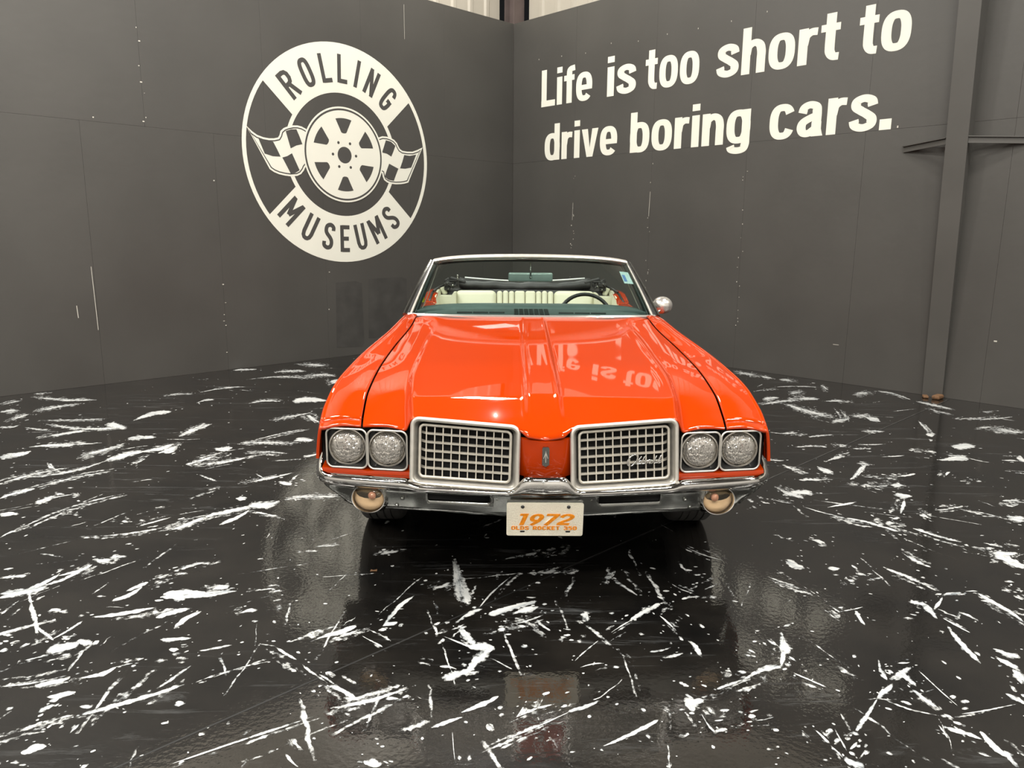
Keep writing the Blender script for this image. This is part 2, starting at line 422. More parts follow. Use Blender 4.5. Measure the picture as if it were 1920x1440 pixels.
# paint marks, read off the floor: region, x0, y0, x1, y1, width
REG = {1: (0, 640, 1 / 3), 2: (0, 1000, 0.3646), 3: (600, 960, 0.3646), 4: (1220, 960, 0.3646), 5: (1360, 640, 0.2917)}
STREAKS = {
1: '1310,165,1440,158,12 1570,172,1720,168,14 1700,130,1830,135,16 1740,192,1880,195,18 1860,230,1920,215,24 1120,288,1385,255,10 1400,212,1740,208,8 920,310,1080,298,10 1110,345,1200,328,14 1400,350,1580,338,10 1655,335,1830,330,40 1580,430,1740,405,18 1730,420,1790,450,24 230,390,430,352,18 190,295,260,290,8 210,318,540,330,16 0,360,130,332,8 0,398,95,388,16 70,440,160,412,18 0,485,110,472,14 230,445,610,436,8 240,462,700,480,14 600,470,705,485,40 290,535,480,505,20 130,485,290,500,14 170,595,420,580,24 420,580,540,576,8 0,655,165,620,36 760,440,955,395,28 1010,530,1185,465,26 720,555,870,540,32 470,640,690,578,22 600,665,800,620,40 800,620,970,580,26 740,685,820,660,20 1050,690,1210,645,22 1130,690,1385,655,20 900,630,990,600,40 1200,605,1300,600,30 1345,572,1660,580,12 1660,560,1760,555,30 1430,555,1700,495,8 1455,625,1610,630,18 0,800,390,712,16 180,762,545,690,10 0,885,200,828,30 200,825,630,732,10 205,910,310,875,40 310,860,360,860,16 210,912,430,858,10 0,975,100,972,30 110,1055,690,860,10 360,962,410,962,18 440,1100,970,1040,10 960,1060,1150,990,24 1150,990,1500,910,26 1240,1030,1400,950,24 1400,930,1560,905,50 1440,960,1580,985,14 1335,885,1380,885,34 1430,790,1650,740,14 1440,745,1500,780,14 1570,795,1640,800,30 1600,890,1890,872,20 685,1015,722,1015,16 0,1105,90,1065,14 780,1040,960,990,10 120,1420,330,1310,30 330,1320,520,1255,24 0,1425,150,1400,40 530,1235,620,1240,36 610,1220,720,1210,22 0,1335,150,1315,18 710,1410,830,1360,24 930,1425,1150,1415,40 1200,1390,1290,1370,26 880,1335,950,1315,14 1010,1280,1140,1245,18 1775,1158,1890,1150,12 1110,750,1220,785,14 1700,650,1800,632,14 270,690,310,720,30 1140,860,1220,835,10',
2: '0,330,230,270,50 230,270,470,165,26 150,300,190,520,36 190,480,270,545,26 480,430,800,380,22 840,325,940,325,60 940,330,1210,300,30 1095,290,1180,270,24 580,350,740,270,24 810,430,970,385,34 900,485,1030,405,26 830,545,975,540,30 250,610,400,560,60 400,560,465,560,40 120,655,260,625,14 350,710,430,600,20 420,745,590,695,26 590,690,690,668,10 180,790,350,740,40 0,790,350,730,14 250,840,380,820,36 100,1020,400,935,20 400,935,950,775,26 800,800,980,680,20 195,925,280,880,30 260,865,300,850,24 120,1125,225,1095,50 90,1195,130,1190,16 415,895,475,895,24 260,397,315,392,22 305,405,355,403,18 490,140,570,140,30 570,125,660,118,18 0,225,140,215,18 0,420,110,340,14 0,520,60,525,18 1020,605,1190,575,16 1100,740,1380,660,8 1330,570,1420,580,8 1420,590,1520,650,20 1560,680,1680,770,18 1720,790,1840,855,26 1580,565,1830,475,20 1760,890,1920,850,22 840,1200,1620,940,14 1235,410,1320,395,22 1340,295,1420,285,12 800,230,870,215,14 910,185,1060,150,16 270,545,430,450,14 875,600,915,600,22 885,625,940,620,20 360,1030,410,980,16 900,880,950,875,28 1470,1140,1530,1200,20 1880,1180,1960,1190,40 0,610,40,600,24',
3: '690,270,750,460,95 580,395,670,365,20 330,580,480,435,26 330,585,390,570,30 720,600,790,685,60 775,690,885,700,56 880,695,760,830,64 770,825,635,855,50 620,795,700,810,14 630,640,780,700,10 870,750,990,810,10 710,560,830,500,26 820,490,985,330,12 870,525,1110,460,36 1000,520,1110,490,40 930,590,1150,530,16 1110,550,1180,610,20 670,610,740,580,14 120,1000,420,920,22 60,900,190,965,30 340,960,400,960,26 1280,1030,1440,970,28 960,1170,1280,1030,12 1450,1205,1750,1060,26 1600,555,1750,475,30 1500,620,1600,560,8 1500,345,1630,430,18 1310,770,1430,665,10 1340,800,1460,780,8 1690,720,1800,700,14 1000,1070,1050,1000,14 1010,1060,1210,990,14 720,1035,910,950,30 580,1110,730,1060,24 0,645,180,590,26 240,1290,300,1290,50 940,245,1110,205,16 1120,315,1220,300,20 310,220,410,200,16 1060,440,1110,440,10 1035,690,1075,695,26 1030,590,1060,590,14 1255,635,1285,635,12 920,605,950,605,24 1880,960,1920,1010,60 220,640,330,700,10 680,1130,695,1290,6 1170,195,1210,195,24 0,840,80,890,14',
4: '890,0,1130,60,10 1130,65,1280,105,10 1370,85,1600,155,10 820,140,900,165,16 700,255,780,290,40 600,335,820,410,14 915,290,970,292,22 1000,345,1050,355,14 1035,275,1065,300,16 1060,318,1120,330,16 1145,343,1185,343,14 1200,285,1430,380,16 1310,220,1440,285,12 1770,215,1920,280,50 1780,240,1880,210,20 1330,465,1420,480,22 1400,480,1470,540,40 1460,500,1500,440,24 1500,430,1600,415,20 1620,410,1680,410,8 1690,425,1920,570,22 1530,595,1690,775,34 1500,545,1640,620,10 1770,710,1890,750,40 1780,750,1900,820,34 1870,820,1920,880,50 920,485,970,515,16 970,515,1090,490,8 1050,510,1100,580,26 680,595,720,575,20 670,640,700,720,66 690,720,670,790,30 600,660,650,690,16 670,790,480,860,36 480,860,340,915,22 700,735,750,770,12 450,820,490,830,24 180,940,220,960,18 185,980,260,980,64 260,1040,335,1140,14 330,1075,370,1070,10 450,1090,480,1085,18 495,1082,520,1080,16 530,1075,640,1055,8 1170,765,1210,860,30 1240,860,1330,810,50 1280,820,1360,890,44 1240,890,1170,960,40 1170,960,1060,1130,36 1270,780,1330,775,10 1350,920,1480,1010,22 1400,930,1470,910,10 1210,970,1480,1050,12 1380,820,1580,1000,8 840,1120,920,1190,14 920,1200,990,1270,14 950,1120,1010,1230,14 1000,1270,1090,1317,50 1030,1220,1060,1190,20 1520,1110,1700,1170,26 1700,1140,1840,1260,40 1820,1240,1890,1317,40 1600,1040,1880,990,10 1830,940,1920,990,30 200,670,260,740,36 30,520,130,610,10 100,570,130,590,20 0,500,50,475,22 180,440,260,435,16 280,400,340,370,14 90,360,220,420,6 215,322,258,322,12 180,180,370,250,6 740,830,900,900,12 1480,1100,1530,1170,14 1840,25,1920,45,40 1210,55,1250,60,16 1870,435,1920,450,20 1875,405,1905,405,10 1400,10,1430,30,12 1740,170,1810,180,20',
5: '75,205,190,215,22 230,225,300,240,16 350,245,430,255,18 320,295,600,298,8 615,285,660,310,16 410,335,480,330,20 470,370,600,370,24 230,410,480,380,14 240,370,340,365,20 390,405,640,470,24 600,480,680,475,18 640,385,760,385,16 700,430,750,500,24 690,520,800,495,24 840,335,920,330,20 980,320,1190,375,12 1230,390,1460,440,16 1300,430,1470,475,8 820,480,910,475,20 910,490,990,515,34 920,575,1020,580,18 450,680,660,682,16 740,665,790,670,18 530,615,700,600,14 810,690,900,690,14 840,665,1030,662,8 1240,510,1310,590,16 1295,600,1345,600,30 1310,630,1330,640,14 1460,670,1600,675,44 1300,710,1350,715,26 1180,700,1220,700,8 1000,745,1150,735,8 1370,760,1560,755,40 1420,730,1560,740,20 1540,500,1850,485,14 1650,455,1720,450,20 1640,560,1720,550,14 1740,560,1920,590,22 1780,765,1880,770,12 1880,750,1920,770,40 650,775,770,735,24 600,810,690,850,40 810,880,900,800,40 870,790,930,790,24 480,890,620,890,24 430,970,560,985,40 360,960,500,1010,30 420,820,540,850,24 870,925,950,925,20 1070,925,1140,925,28 890,872,970,870,10 1040,885,1080,885,10 1100,870,1220,855,16 1090,990,1190,1000,36 1150,1020,1130,1110,30 660,1070,840,1035,16 500,1065,780,1140,10 780,1140,1110,1230,14 310,1020,440,1045,8 1210,1205,1480,1285,16 540,1270,650,1310,18 390,1410,460,1430,26 1030,1170,1085,1170,22 1070,1140,1120,1140,18 1350,1085,1480,1075,12 1260,1110,1310,1135,18 1580,1090,1770,1135,10 1830,1140,1910,1150,40 1780,1030,1900,1025,18 1800,1050,1880,1050,24 1610,900,1645,900,18 1420,860,1440,840,20 1730,1360,1870,1365,30 1740,1380,1860,1420,40 1140,1370,1280,1435,16 290,585,470,588,10 260,760,380,765,10 230,1030,270,1045,12 1860,845,1920,850,10'}

pv, pf, p_edge, p_along = [], [], [], []
def mark(cpts, halfs, strong=1.0, z=0.0008):
    """a strip of paint: centre points on the floor, half-width vectors"""
    base = len(pv); n = len(cpts); s = 0.0; ph = rnd.uniform(0, 50)
    for i, (c, h) in enumerate(zip(cpts, halfs)):
        if i: s += (c - cpts[i - 1]).length
        tip = min(1.0, min(i, n - 1 - i) / 1.6)
        hl = h.length
        for k, e in ((-1.0, 0.0), (-0.5, 0.75), (0.0, 1.0), (0.5, 0.75), (1.0, 0.0)):
            p = c + h * k
            pv.append((p.x, p.y, z)); p_edge.append(e * (0.25 + 0.75 * tip) * strong); p_along.append((s + ph, hl * k + ph, ph))
    for i in range(n - 1):
        for k in range(4):
            a = base + i * 5 + k; pf.append((a, a + 1, a + 6, a + 5))
def blot(c, rx, ry, ang, strong=1.3, z=0.0011):
    base = len(pv); n = 9; ph = rnd.uniform(0, 50)
    pv.append((c.x, c.y, z)); p_edge.append(strong); p_along.append((ph, ph, ph))
    for k in range(n):
        a = 2 * math.pi * k / n; q = rnd.uniform(0.8, 1.15)
        dx, dy = rx * q * math.cos(a), ry * q * math.sin(a)
        pv.append((c.x + dx * math.cos(ang) - dy * math.sin(ang), c.y + dx * math.sin(ang) + dy * math.cos(ang), z))
        p_edge.append(0.30); p_along.append((ph + dx, ph + dy, ph))
    for k in range(n): pf.append((base, base + 1 + k, base + 1 + (k + 1) % n))
zlev = 0.0008
for reg, txt in STREAKS.items():
    ox, oy, sc_ = REG[reg]
    for item in txt.split():
        x0_, y0_, x1_, y1_, w = (float(t) for t in item.split(','))
        ax, ay, bx, by = ox + x0_ * sc_, oy + y0_ * sc_, ox + x1_ * sc_, oy + y1_ * sc_
        w = w * sc_ * 0.78
        dx, dy = bx - ax, by - ay; ln = math.hypot(dx, dy); nx, ny = -dy / ln, dx / ln
        ax -= dx / ln * w * 0.35; ay -= dy / ln * w * 0.35; bx += dx / ln * w * 0.35; by += dy / ln * w * 0.35
        dx, dy = bx - ax, by - ay
        n = max(6, min(18, int(ln / 7) + 4)); bow = rnd.uniform(-0.05, 0.05) * ln
        cs, hs = [], []; fat = rnd.uniform(0.3, 0.7); wob = rnd.uniform(0, 6)
        for i in range(n):
            t = i / (n - 1)
            prof = (math.sin(math.pi * (t ** (math.log(0.5) / math.log(fat)))) ** 0.45) if 0 < t < 1 else 0.22
            hw = w * 0.62 * prof * rnd.uniform(0.82, 1.18)
            cx_ = ax + dx * t + nx * bow * math.sin(math.pi * t) + nx * 0.10 * w * math.sin(wob + 6 * t)
            cy_ = ay + dy * t + ny * bow * math.sin(math.pi * t) + ny * 0.10 * w * math.sin(wob + 6 * t)
            c = floor_pt(cx_, cy_); hvec = floor_pt(cx_ + nx * hw, cy_ + ny * hw) - c
            cs.append(c); hs.append(hvec)
        zlev += 0.0000025
        mark(cs, hs, rnd.uniform(1.0, 1.4) if w > 6 else rnd.uniform(0.65, 1.1), zlev)
        d = (cs[-1] - cs[0]); ang = math.atan2(d.y, d.x)
        for k in range(rnd.randint(2, 6)):             # droplets thrown off the mark
            t = rnd.uniform(-0.25, 1.35); side = rnd.gauss(0, 0.06)
            c = cs[0] + d * t + Vector((-math.sin(ang), math.cos(ang), 0)) * side
            r = abs(rnd.gauss(0, 0.0042)) + 0.0015
            blot(c, r * rnd.uniform(1, 2.2), r, ang, rnd.uniform(0.5, 1.4))
        for _g in range(rnd.randint(0, 3) if w < 7 else 0):            # dry-brush ghosts beside the mark
            sh = Vector((-math.sin(ang), math.cos(ang), 0)) * rnd.uniform(-0.05, 0.05) + d.normalized() * rnd.uniform(-0.1, 0.1)
            mark([c + sh for c in cs], [h * rnd.uniform(0.8, 2.4) for h in hs], rnd.uniform(0.30, 0.52), zlev - 0.0004)
def room_xy(a, b): return CORNER + DL * a + DR * b
for k in range(1500):                                  # fine drops everywhere
    c = room_xy(rnd.uniform(0.15, 10), rnd.uniform(0.15, 10)) if k < 1150 else floor_pt(rnd.uniform(-60, 1980), rnd.uniform(840, 1460))
    r = min(0.016, abs(rnd.gauss(0, 0.0035)) + 0.0014)
    blot(c, r * rnd.uniform(1, 2.6), r, rnd.gauss(0.2, 0.8), rnd.uniform(0.4, 1.3))
for k in range(330):                                   # thin scratches and flicks
    if k < 230: c = room_xy(rnd.uniform(0.3, 9.5), rnd.uniform(0.3, 9.5))
    else: c = floor_pt(rnd.uniform(-40, 1960), rnd.uniform(800, 1450))
    ang = math.atan2(6.2 - c.y, 0.2 - c.x) + rnd.gauss(0, 0.45); ln = rnd.uniform(0.05, 0.4) ** 1.2 * 1.1
    d = Vector((math.cos(ang), math.sin(ang), 0)); nn = Vector((-d.y, d.x, 0)); w = rnd.uniform(0.002, 0.012)
    big = rnd.random() < 0.06
    if big: w *= 2.4
    mark([c + d * ln * (i / 6 - 0.5) + nn * rnd.gauss(0, 0.003) for i in range(7)], [nn * w * rnd.uniform(0.6, 1.2) for i in range(7)], rnd.uniform(0.35, 0.8), 0.0003 + k * 4e-7)
for k in range(150):                                   # marks on the part of the floor behind the camera
    c = room_xy(rnd.uniform(6, 16), rnd.uniform(6, 16))
    if c.y > 1.4: continue
    ang = rnd.uniform(0, 3.14); ln = rnd.uniform(0.1, 0.6); d = Vector((math.cos(ang), math.sin(ang), 0)); nn = Vector((-d.y, d.x, 0)); w = rnd.uniform(0.01, 0.05)
    mark([c + d * ln * (i / 8 - 0.5) for i in range(9)], [nn * w * rnd.uniform(0.6, 1.2) for i in range(9)], rnd.uniform(0.8, 1.3), 0.0006)
sp_o = build('paint_splatter', pv, pf, M['paint'], floor, recalc=False, kind='stuff')
at = sp_o.data.attributes.new('edge', 'FLOAT', 'POINT'); at.data.foreach_set('value', p_edge)
at = sp_o.data.attributes.new('along', 'FLOAT_VECTOR', 'POINT'); at.data.foreach_set('vector', [c for v in p_along for c in v])

# walls of black plywood sheets --------------------------------------
WALL_Z, SEAM_Z, SHEET = 4.43, 2.532, 1.275
def plywood_wall(name, rz, sgn, first_low, first_up, label):
    m = MB(); lo, hi = (0, ROOM) if sgn > 0 else (-ROOM, 0)
    m.box(((lo + hi) / 2, 0.04, WALL_Z / 2), (ROOM, 0.05, WALL_Z))
    w = m.make(name, M['wall_back'], kind='structure', label=label)
    w.location = CORNER; w.rotation_euler = (0, 0, rz)
    for z0, z1, first in ((0.0, SEAM_Z, first_low), (SEAM_Z, WALL_Z, first_up)):
        edges = [0.0]; s = first
        while s < ROOM: edges.append(s); s += SHEET
        edges.append(ROOM)
        for a, b in zip(edges, edges[1:]):
            pm = MB(); g = 0.0006; wob = rnd.uniform(-0.0004, 0.0004)
            pm.rbox((sgn * (a + b) / 2, 0.0075 + wob, (z0 + z1) / 2), (b - a - 2 * g, 0.014, z1 - z0 - 2 * g), 0.0006, 1)
            pm.make('plywood_panel', M['wall'], w)
    return w
wall_left = plywood_wall('wall_left', YAW, -1, 0.58, 1.265, 'black plywood wall carrying the round wheel emblem')
wall_right = plywood_wall('wall_right', YAW - math.pi / 2, 1, 1.18, 1.18, 'black plywood wall carrying the white slogan')
# chipped screw heads and scratches
def chips(wall, sgn, pts, scratch):
    m = MB()
    for s, z, w, h in pts: m.box((sgn * s, -0.0006, z), (w, 0.0012, h))
    for s, z0, s1, z1, w in scratch: m.bar((sgn * s, -0.0005, z0), (sgn * s1, -0.0005, z1), w, 0.001, (0, 1, 0))
    m.make('paint_chips', M['chip'], wall, kind='stuff')
rl = []
for s, zs_ in ((5.09, (3.45, 3.33, 3.1, 2.95, 2.85, 2.62, 2.58)), (4.41, (0.75, 0.62, 0.55, 0.5, 0.2, 0.95)), (5.55, (2.57,)), (3.1, (1.05, 0.6)), (4.42, (2.05,))):
    for z in zs_: rl.append((s + rnd.uniform(-0.02, 0.02), z, rnd.uniform(0.006, 0.02), rnd.uniform(0.004, 0.012)))
chips(wall_left, -1, rl, [(5.70, 1.17, 5.69, 0.55, 0.005), (5.86, 0.80, 5.855, 0.68, 0.006), (1.9, 4.3, 1.9, 3.9, 0.003)])
rr_ = []
for s in (1.18, 2.455, 3.73):
    for k in range(16): rr_.append((s + rnd.uniform(-0.03, 0.03), rnd.uniform(0.3, 2.4), rnd.uniform(0.003, 0.012), rnd.uniform(0.004, 0.016)))
rr_ += [(5.30, 2.55, 0.012, 0.02), (6.34, 0.585, 0.025, 0.012), (5.79, 0.10, 0.015, 0.03), (4.9, 0.4, 0.06, 0.004)]
for k in range(9): rr_.append((0.5 + 0.42 * k, 3.86 + rnd.uniform(-.03, .03), 0.006, 0.014))
chips(wall_right, 1, rr_, [(2.45, 2.05, 2.44, 1.75, 0.004), (1.18, 1.95, 1.175, 1.72, 0.003), (6.45, 1.60, 6.46, 1.52, 0.004)])
# the repainted patch low on the left wall
pm = MB()
for s0, s1, z0, z1 in ((2.62, 3.02, 0.10, 0.93), (1.93, 2.55, 0.18, 0.96)):
    pm.flat([(-s1, z0 + 0.02), (-s0 - 0.03, z0), (-s0, z0 + 0.05), (-s0 - 0.01, z1 - 0.03), (-s0 - 0.1, z1), (-s1 + 0.02, z1 - 0.01)], 0.0, -0.0007)
pm.make('paint_patch', M['patch'], wall_left)
# beige metal siding of the hall above the plywood
def siding(name, rz, sgn, label):
    xs = []; k = 0.0
    while k < ROOM:
        xs += [(k, 0.30), (k + 0.20, 0.30), (k + 0.225, 0.275), (k + 0.275, 0.275), (k + 0.30, 0.30)]; k += 0.30
    v = [(sgn * x, y, z) for x, y in xs for z in (WALL_Z - 0.5, CEIL)]
    o = build(name, v, grid_faces(len(xs), 2), M['beige'], kind='structure', label=label)
    o.location = CORNER; o.rotation_euler = (0, 0, rz)
    return o
siding('wall_upper_left', YAW, -1, 'beige ribbed metal siding above the emblem wall')
siding('wall_upper_right', YAW - math.pi / 2, 1, 'beige ribbed metal siding above the slogan wall')
# far walls and ceiling of the hall, behind the camera
def plain(name, a, b, label):
    n = Vector((-(b - a).y, (b - a).x, 0)).normalized() * 0.1
    build(name, [a, b, b + n, a + n] + [p + Vector((0, 0, CEIL)) for p in (a, b, b + n, a + n)],
          [(0, 1, 2, 3), (7, 6, 5, 4), (0, 4, 5, 1), (1, 5, 6, 2), (2, 6, 7, 3), (3, 7, 4, 0)], M['far_wall'], kind='structure', label=label)
plain('wall_back_left', CORNER + DL * ROOM, CORNER + (DL + DR) * ROOM, 'plain grey hall wall behind the camera')
plain('wall_back_right', CORNER + (DL + DR) * ROOM, CORNER + DR * ROOM, 'plain grey hall wall right of the camera')
e_ = [CORNER - (DL + DR) * 0.4, CORNER + DL * (ROOM + .1) - DR * .4, CORNER + (DL + DR) * (ROOM + .1), CORNER + DR * (ROOM + .1) - DL * .4]
build('ceiling', [(p.x, p.y, CEIL) for p in e_] + [(p.x, p.y, CEIL + 0.1) for p in e_],
      [(0, 1, 2, 3), (7, 6, 5, 4), (0, 4, 5, 1), (1, 5, 6, 2), (2, 6, 7, 3), (3, 7, 4, 0)], M['ceiling'], kind='structure', label='pale hall ceiling')

# steel columns ------------------------------------------------------
cc = MB()
def cw(a, b, z): p = CORNER + DL * a + DR * b; return Vector((p.x, p.y, z))
def prism(mb, ab, z0, z1):
    n = len(ab); mb.add([cw(a, b, z0) for a, b in ab] + [cw(a, b, z1) for a, b in ab], [tuple(range(n)), tuple(range(n, 2 * n))] + [(k, (k + 1) % n, n + (k + 1) % n, n + k) for k in range(n)])
prism(cc, [(-0.27, -0.07), (-0.07, -0.07), (-0.07, -0.085), (-0.27, -0.085)], 0, CEIL)
prism(cc, [(-0.27, -0.255), (-0.07, -0.255), (-0.07, -0.27), (-0.27, -0.27)], 0, CEIL)
prism(cc, [(-0.18, -0.085), (-0.16, -0.085), (-0.16, -0.255), (-0.18, -0.255)], 0, CEIL)
cc.make('corner_column', M['brown'], label='brown steel column rising above the corner where the black walls meet', category='column', kind='thing')

col_e = empty('tapered_column', CORNER, YAW - math.pi / 2, label='black tapered steel column standing against the slogan wall', category='column')
S0, S1, PT0, PT1, ZT = 5.79, 5.968, 0.03, 0.30, 4.43
cm = MB()
def pr(z): return PT0 + (PT1 - PT0) * z / ZT
v = []
for z in (0.0, ZT):
    p = pr(z); v += [(S0, -p, z), (S1, -p, z), (S1, -p + 0.014, z), (S0, -p + 0.014, z)]
cm.add(v, [(0, 1, 2, 3), (4, 5, 6, 7), (0, 1, 5, 4), (1, 2, 6, 5), (2, 3, 7, 6), (3, 0, 4, 7)])
cm.make('flange', M['column'], col_e)
cm = MB(); v = []
for z in (0.0, ZT):
    p = pr(z); v += [(S0 + 0.03, -p + 0.014, z), (S1 - 0.012, -p + 0.014, z), (S1 - 0.012, 0.0, z), (S0 + 0.03, 0.0, z)]
cm.add(v, [(0, 1, 2, 3), (4, 5, 6, 7), (0, 1, 5, 4), (1, 2, 6, 5), (2, 3, 7, 6), (3, 0, 4, 7)])
cm.make('web', M['column'], col_e)
for a, b in (((5.375, -0.004, 2.335), (S0, -pr(2.35) + 0.02, 2.365)), ((6.43, -0.004, 2.335), (S1 - 0.005, -pr(2.35) + 0.02, 2.365))):
    bm_ = MB(); bm_.bar(a, b, 0.012, 0.058); bm_.bar(Vector(a) + Vector((0, 0, 0.026)), Vector(b) + Vector((0, 0, 0.026)), 0.05, 0.008)
    bm_.make('flange_brace', M['column'], col_e)
fm = MB(); q = CORNER + DR * 5.95 + DL * 0.10
fm.rbox((q.x, q.y, 0.02), (0.13, 0.07, 0.04), 0.015, 2, Matrix.Rotation(0.7, 3, 'Z')); fm.rbox((q.x - .09, q.y + .05, 0.012), (0.09, 0.05, 0.024), 0.01, 2, Matrix.Rotation(1.2, 3, 'Z'))
fm.make('mortar_lump', M['rust'], label='small brown lump of debris at the foot of the tapered column', category='debris')
q = floor_pt(701, 1071); fm = MB()
fm.add([q + Vector(p) for p in ((-.016, -.006, .001), (-.004, -.010, .004), (.015, -.005, .002), (.014, .008, .005), (-.003, .005, .002), (-.014, .009, .003))] +
       [q + Vector(p) for p in ((-.016, -.006, .003), (-.004, -.010, .006), (.015, -.005, .004), (.014, .008, .007), (-.003, .005, .004), (-.014, .009, .005))],
       [(0, 1, 4, 5), (1, 2, 3, 4), (6, 7, 10, 11), (7, 8, 9, 10)] + [(k, (k + 1) % 6, 6 + (k + 1) % 6, 6 + k) for k in range(6)])
fm.make('dry_leaf_scrap', M['rust'], label='tiny orange brown scrap lying on the floor before the left front tyre', category='scrap')

# ------------------------------------------------------------------ lettering
def arc(cx, cz, rx, rz, a0, a1, n=28, e=2.6):
    out = []
    for k in range(n + 1):
        a = math.radians(a0 + (a1 - a0) * k / n); c, s = math.cos(a), math.sin(a)
        out.append((cx + rx * math.copysign(abs(c) ** (2 / e), c), cz + rz * math.copysign(abs(s) ** (2 / e), s)))
    return out
def cm2(pts, n=6): return [(p.x, p.y) for p in catmull([Vector((a, b, 0)) for a, b in pts], n)]
XH, WV, WH = 0.74, 0.192, 0.148
CX, CZ, RX, RZ = 0.28, XH / 2, (0.56 - WV) / 2, (XH - WH) / 2 + 0.008
def rect(x0, x1, z0, z1): return ('P', [(x0, z0), (x1, z0), (x1, z1), (x0, z1)])
stem = lambda x, z0, z1: rect(x - WV / 2, x + WV / 2, z0, z1)
ring = ('C', arc(CX, CZ, RX, RZ, 0, 360, 40)[:-1])
LOWER = {
 'o': (0.56, [ring]),
 'e': (0.55, [('S', [(CX + RX - 0.005, CZ - 0.055)] + arc(CX, CZ, RX, RZ, 2, 318, 34)), rect(CX - RX, CX + RX + 0.09, CZ - 0.085, CZ + 0.045)]),
 'c': (0.54, [('S', arc(CX, CZ, RX, RZ, 28, 332, 34))]),
 's': (0.53, [('S', cm2([(.44, .505), (.405, .615), (.27, .662), (.135, .612), (.125, .50), (.22, .42), (.335, .345), (.43, .255), (.415, .13), (.27, .078), (.13, .125), (.092, .24)]))]),
 'a': (0.57, [('S', cm2([(.115, .50), (.155, .615), (.275, .662), (.40, .615), (.425, .49), (.425, .30)]) + [(.425, .12)]), rect(.3225, .5275, 0, .3), ('P', [(.44, 0), (.57, 0), (.55, .06), (.527, .15)]), ('S', cm2([(.43, .43), (.29, .385), (.145, .305), (.108, .19), (.16, .088), (.27, .075), (.42, .17)]))]),
 'g': (0.56, [ring, stem(.4575, -.02, XH), ('S', cm2([(.4575, .05), (.455, -.03), (.41, -.135), (.275, -.165), (.145, -.135), (.11, -.055)]))]),
 'd': (0.56, [ring, stem(.4575, 0, 1)]), 'b': (0.56, [ring, stem(.1025, 0, 1)]),
 'n': (0.545, [stem(.1025, 0, XH), ('S', cm2([(.11, .42), (.15, .585), (.285, .658), (.40, .60), (.4425, .46), (.4425, .3)]) + [(.4425, 0)])]),
 'h': (0.545, [stem(.1025, 0, 1), ('S', cm2([(.11, .42), (.15, .585), (.285, .658), (.40, .60), (.4425, .46), (.4425, .3)]) + [(.4425, 0)])]),
 'r': (0.39, [stem(.1025, 0, XH), ('S', cm2([(.11, .40), (.15, .57), (.26, .648), (.385, .645)]))]),
 'i': (0.205, [stem(.1025, 0, XH), stem(.1025, .845, 1.0)]),
 't': (0.38, [('S', [(.19, .95)] + cm2([(.19, .6), (.19, .28), (.205, .17), (.27, .09), (.375, .078)])), rect(0, .375, .595, XH)]),
 'f': (0.375, [('S', [(.19, 0)] + cm2([(.19, .4), (.19, .76), (.225, .885), (.385, .915)])), rect(0, .37, .595, XH)]),
 'v': (0.56, [('P', [(0, XH), (.205, XH), (.28, .24), (.18, 0)]), ('P', [(.18, 0), (.38, 0), (.56, XH), (.355, XH), (.28, .24)])]),
 'L': (0.52, [stem(.1025, 0, 1), rect(0, .52, 0, .165)]), '.': (0.22, [rect(0, .22, 0, .21)])}
def U(*p): return ('S', list(p))
UPPER = {
 'R': (.47, [U((.07, 0), (.07, 1)), U((.0, .93), (.25, .93), (.35, .895), (.40, .81), (.40, .66), (.35, .555), (.25, .51), (.07, .51)), U((.245, .50), (.42, 0))]),
 'O': (.47, [('C', arc(.235, .5, .165, .43, 0, 360, 36, 3.0)[:-1])]), 'L': (.42, [U((.07, 0), (.07, 1)), U((.07, .07), (.42, .07))]),
 'I': (.14, [U((.07, 0), (.07, 1))]), 'N': (.47, [U((.07, 0), (.07, 1)), U((.40, 0), (.40, 1)), U((.06, .98), (.41, .02))]),
 'G': (.47, [U(*(arc(.235, .5, .165, .43, 22, 360, 34, 3.0))), U((.40, .5), (.40, .44), (.235, .44))]),
 'C': (.47, [U(*arc(.235, .5, .165, .43, 28, 332, 34, 3.0))]),
 'M': (.60, [U((.07, 0), (.07, 1)), U((.53, 0), (.53, 1)), U((.08, .97), (.30, .33)), U((.30, .33), (.52, .97))]),
 'U': (.47, [U((.07, 1), (.07, .28), (.10, .15), (.165, .085), (.235, .07), (.305, .085), (.37, .15), (.40, .28), (.40, 1))]),
 'S': (.46, [U(*cm2([(.385, .735), (.365, .86), (.235, .93), (.10, .865), (.07, .735), (.12, .60), (.32, .43), (.39, .28), (.365, .13), (.235, .07), (.095, .135), (.07, .28)]))]),
 'E': (.42, [U((.07, 0), (.07, 1)), U((.07, .93), (.41, .93)), U((.07, .5), (.37, .5)), U((.07, .07), (.41, .07))]),
 'D': (.46, [U((.07, 0), (.07, 1)), U((.0, .93), (.25, .93), (.36, .85), (.39, .70), (.39, .30), (.36, .15), (.25, .07), (.0, .07))]),
 'K': (.47, [U((.07, 0), (.07, 1)), U((.42, 1), (.10, .42)), U((.18, .55), (.43, 0))]), 'T': (.46, [U((.23, 0), (.23, 1)), U((0, .93), (.46, .93))]),
 '3': (.45, [U(*cm2([(.06, .78), (.12, .91), (.24, .93), (.37, .85), (.36, .62), (.22, .53), (.37, .45), (.39, .2), (.24, .07), (.11, .1), (.05, .24)]))]),
 '5': (.45, [U((.40, .93), (.08, .93), (.08, .56)), U(*cm2([(.08, .56), (.22, .62), (.36, .55), (.39, .33), (.33, .12), (.2, .07), (.06, .15)]))]),
 '0': (.47, [('C', arc(.235, .5, .165, .43, 0, 360, 36, 3.0)[:-1])])}
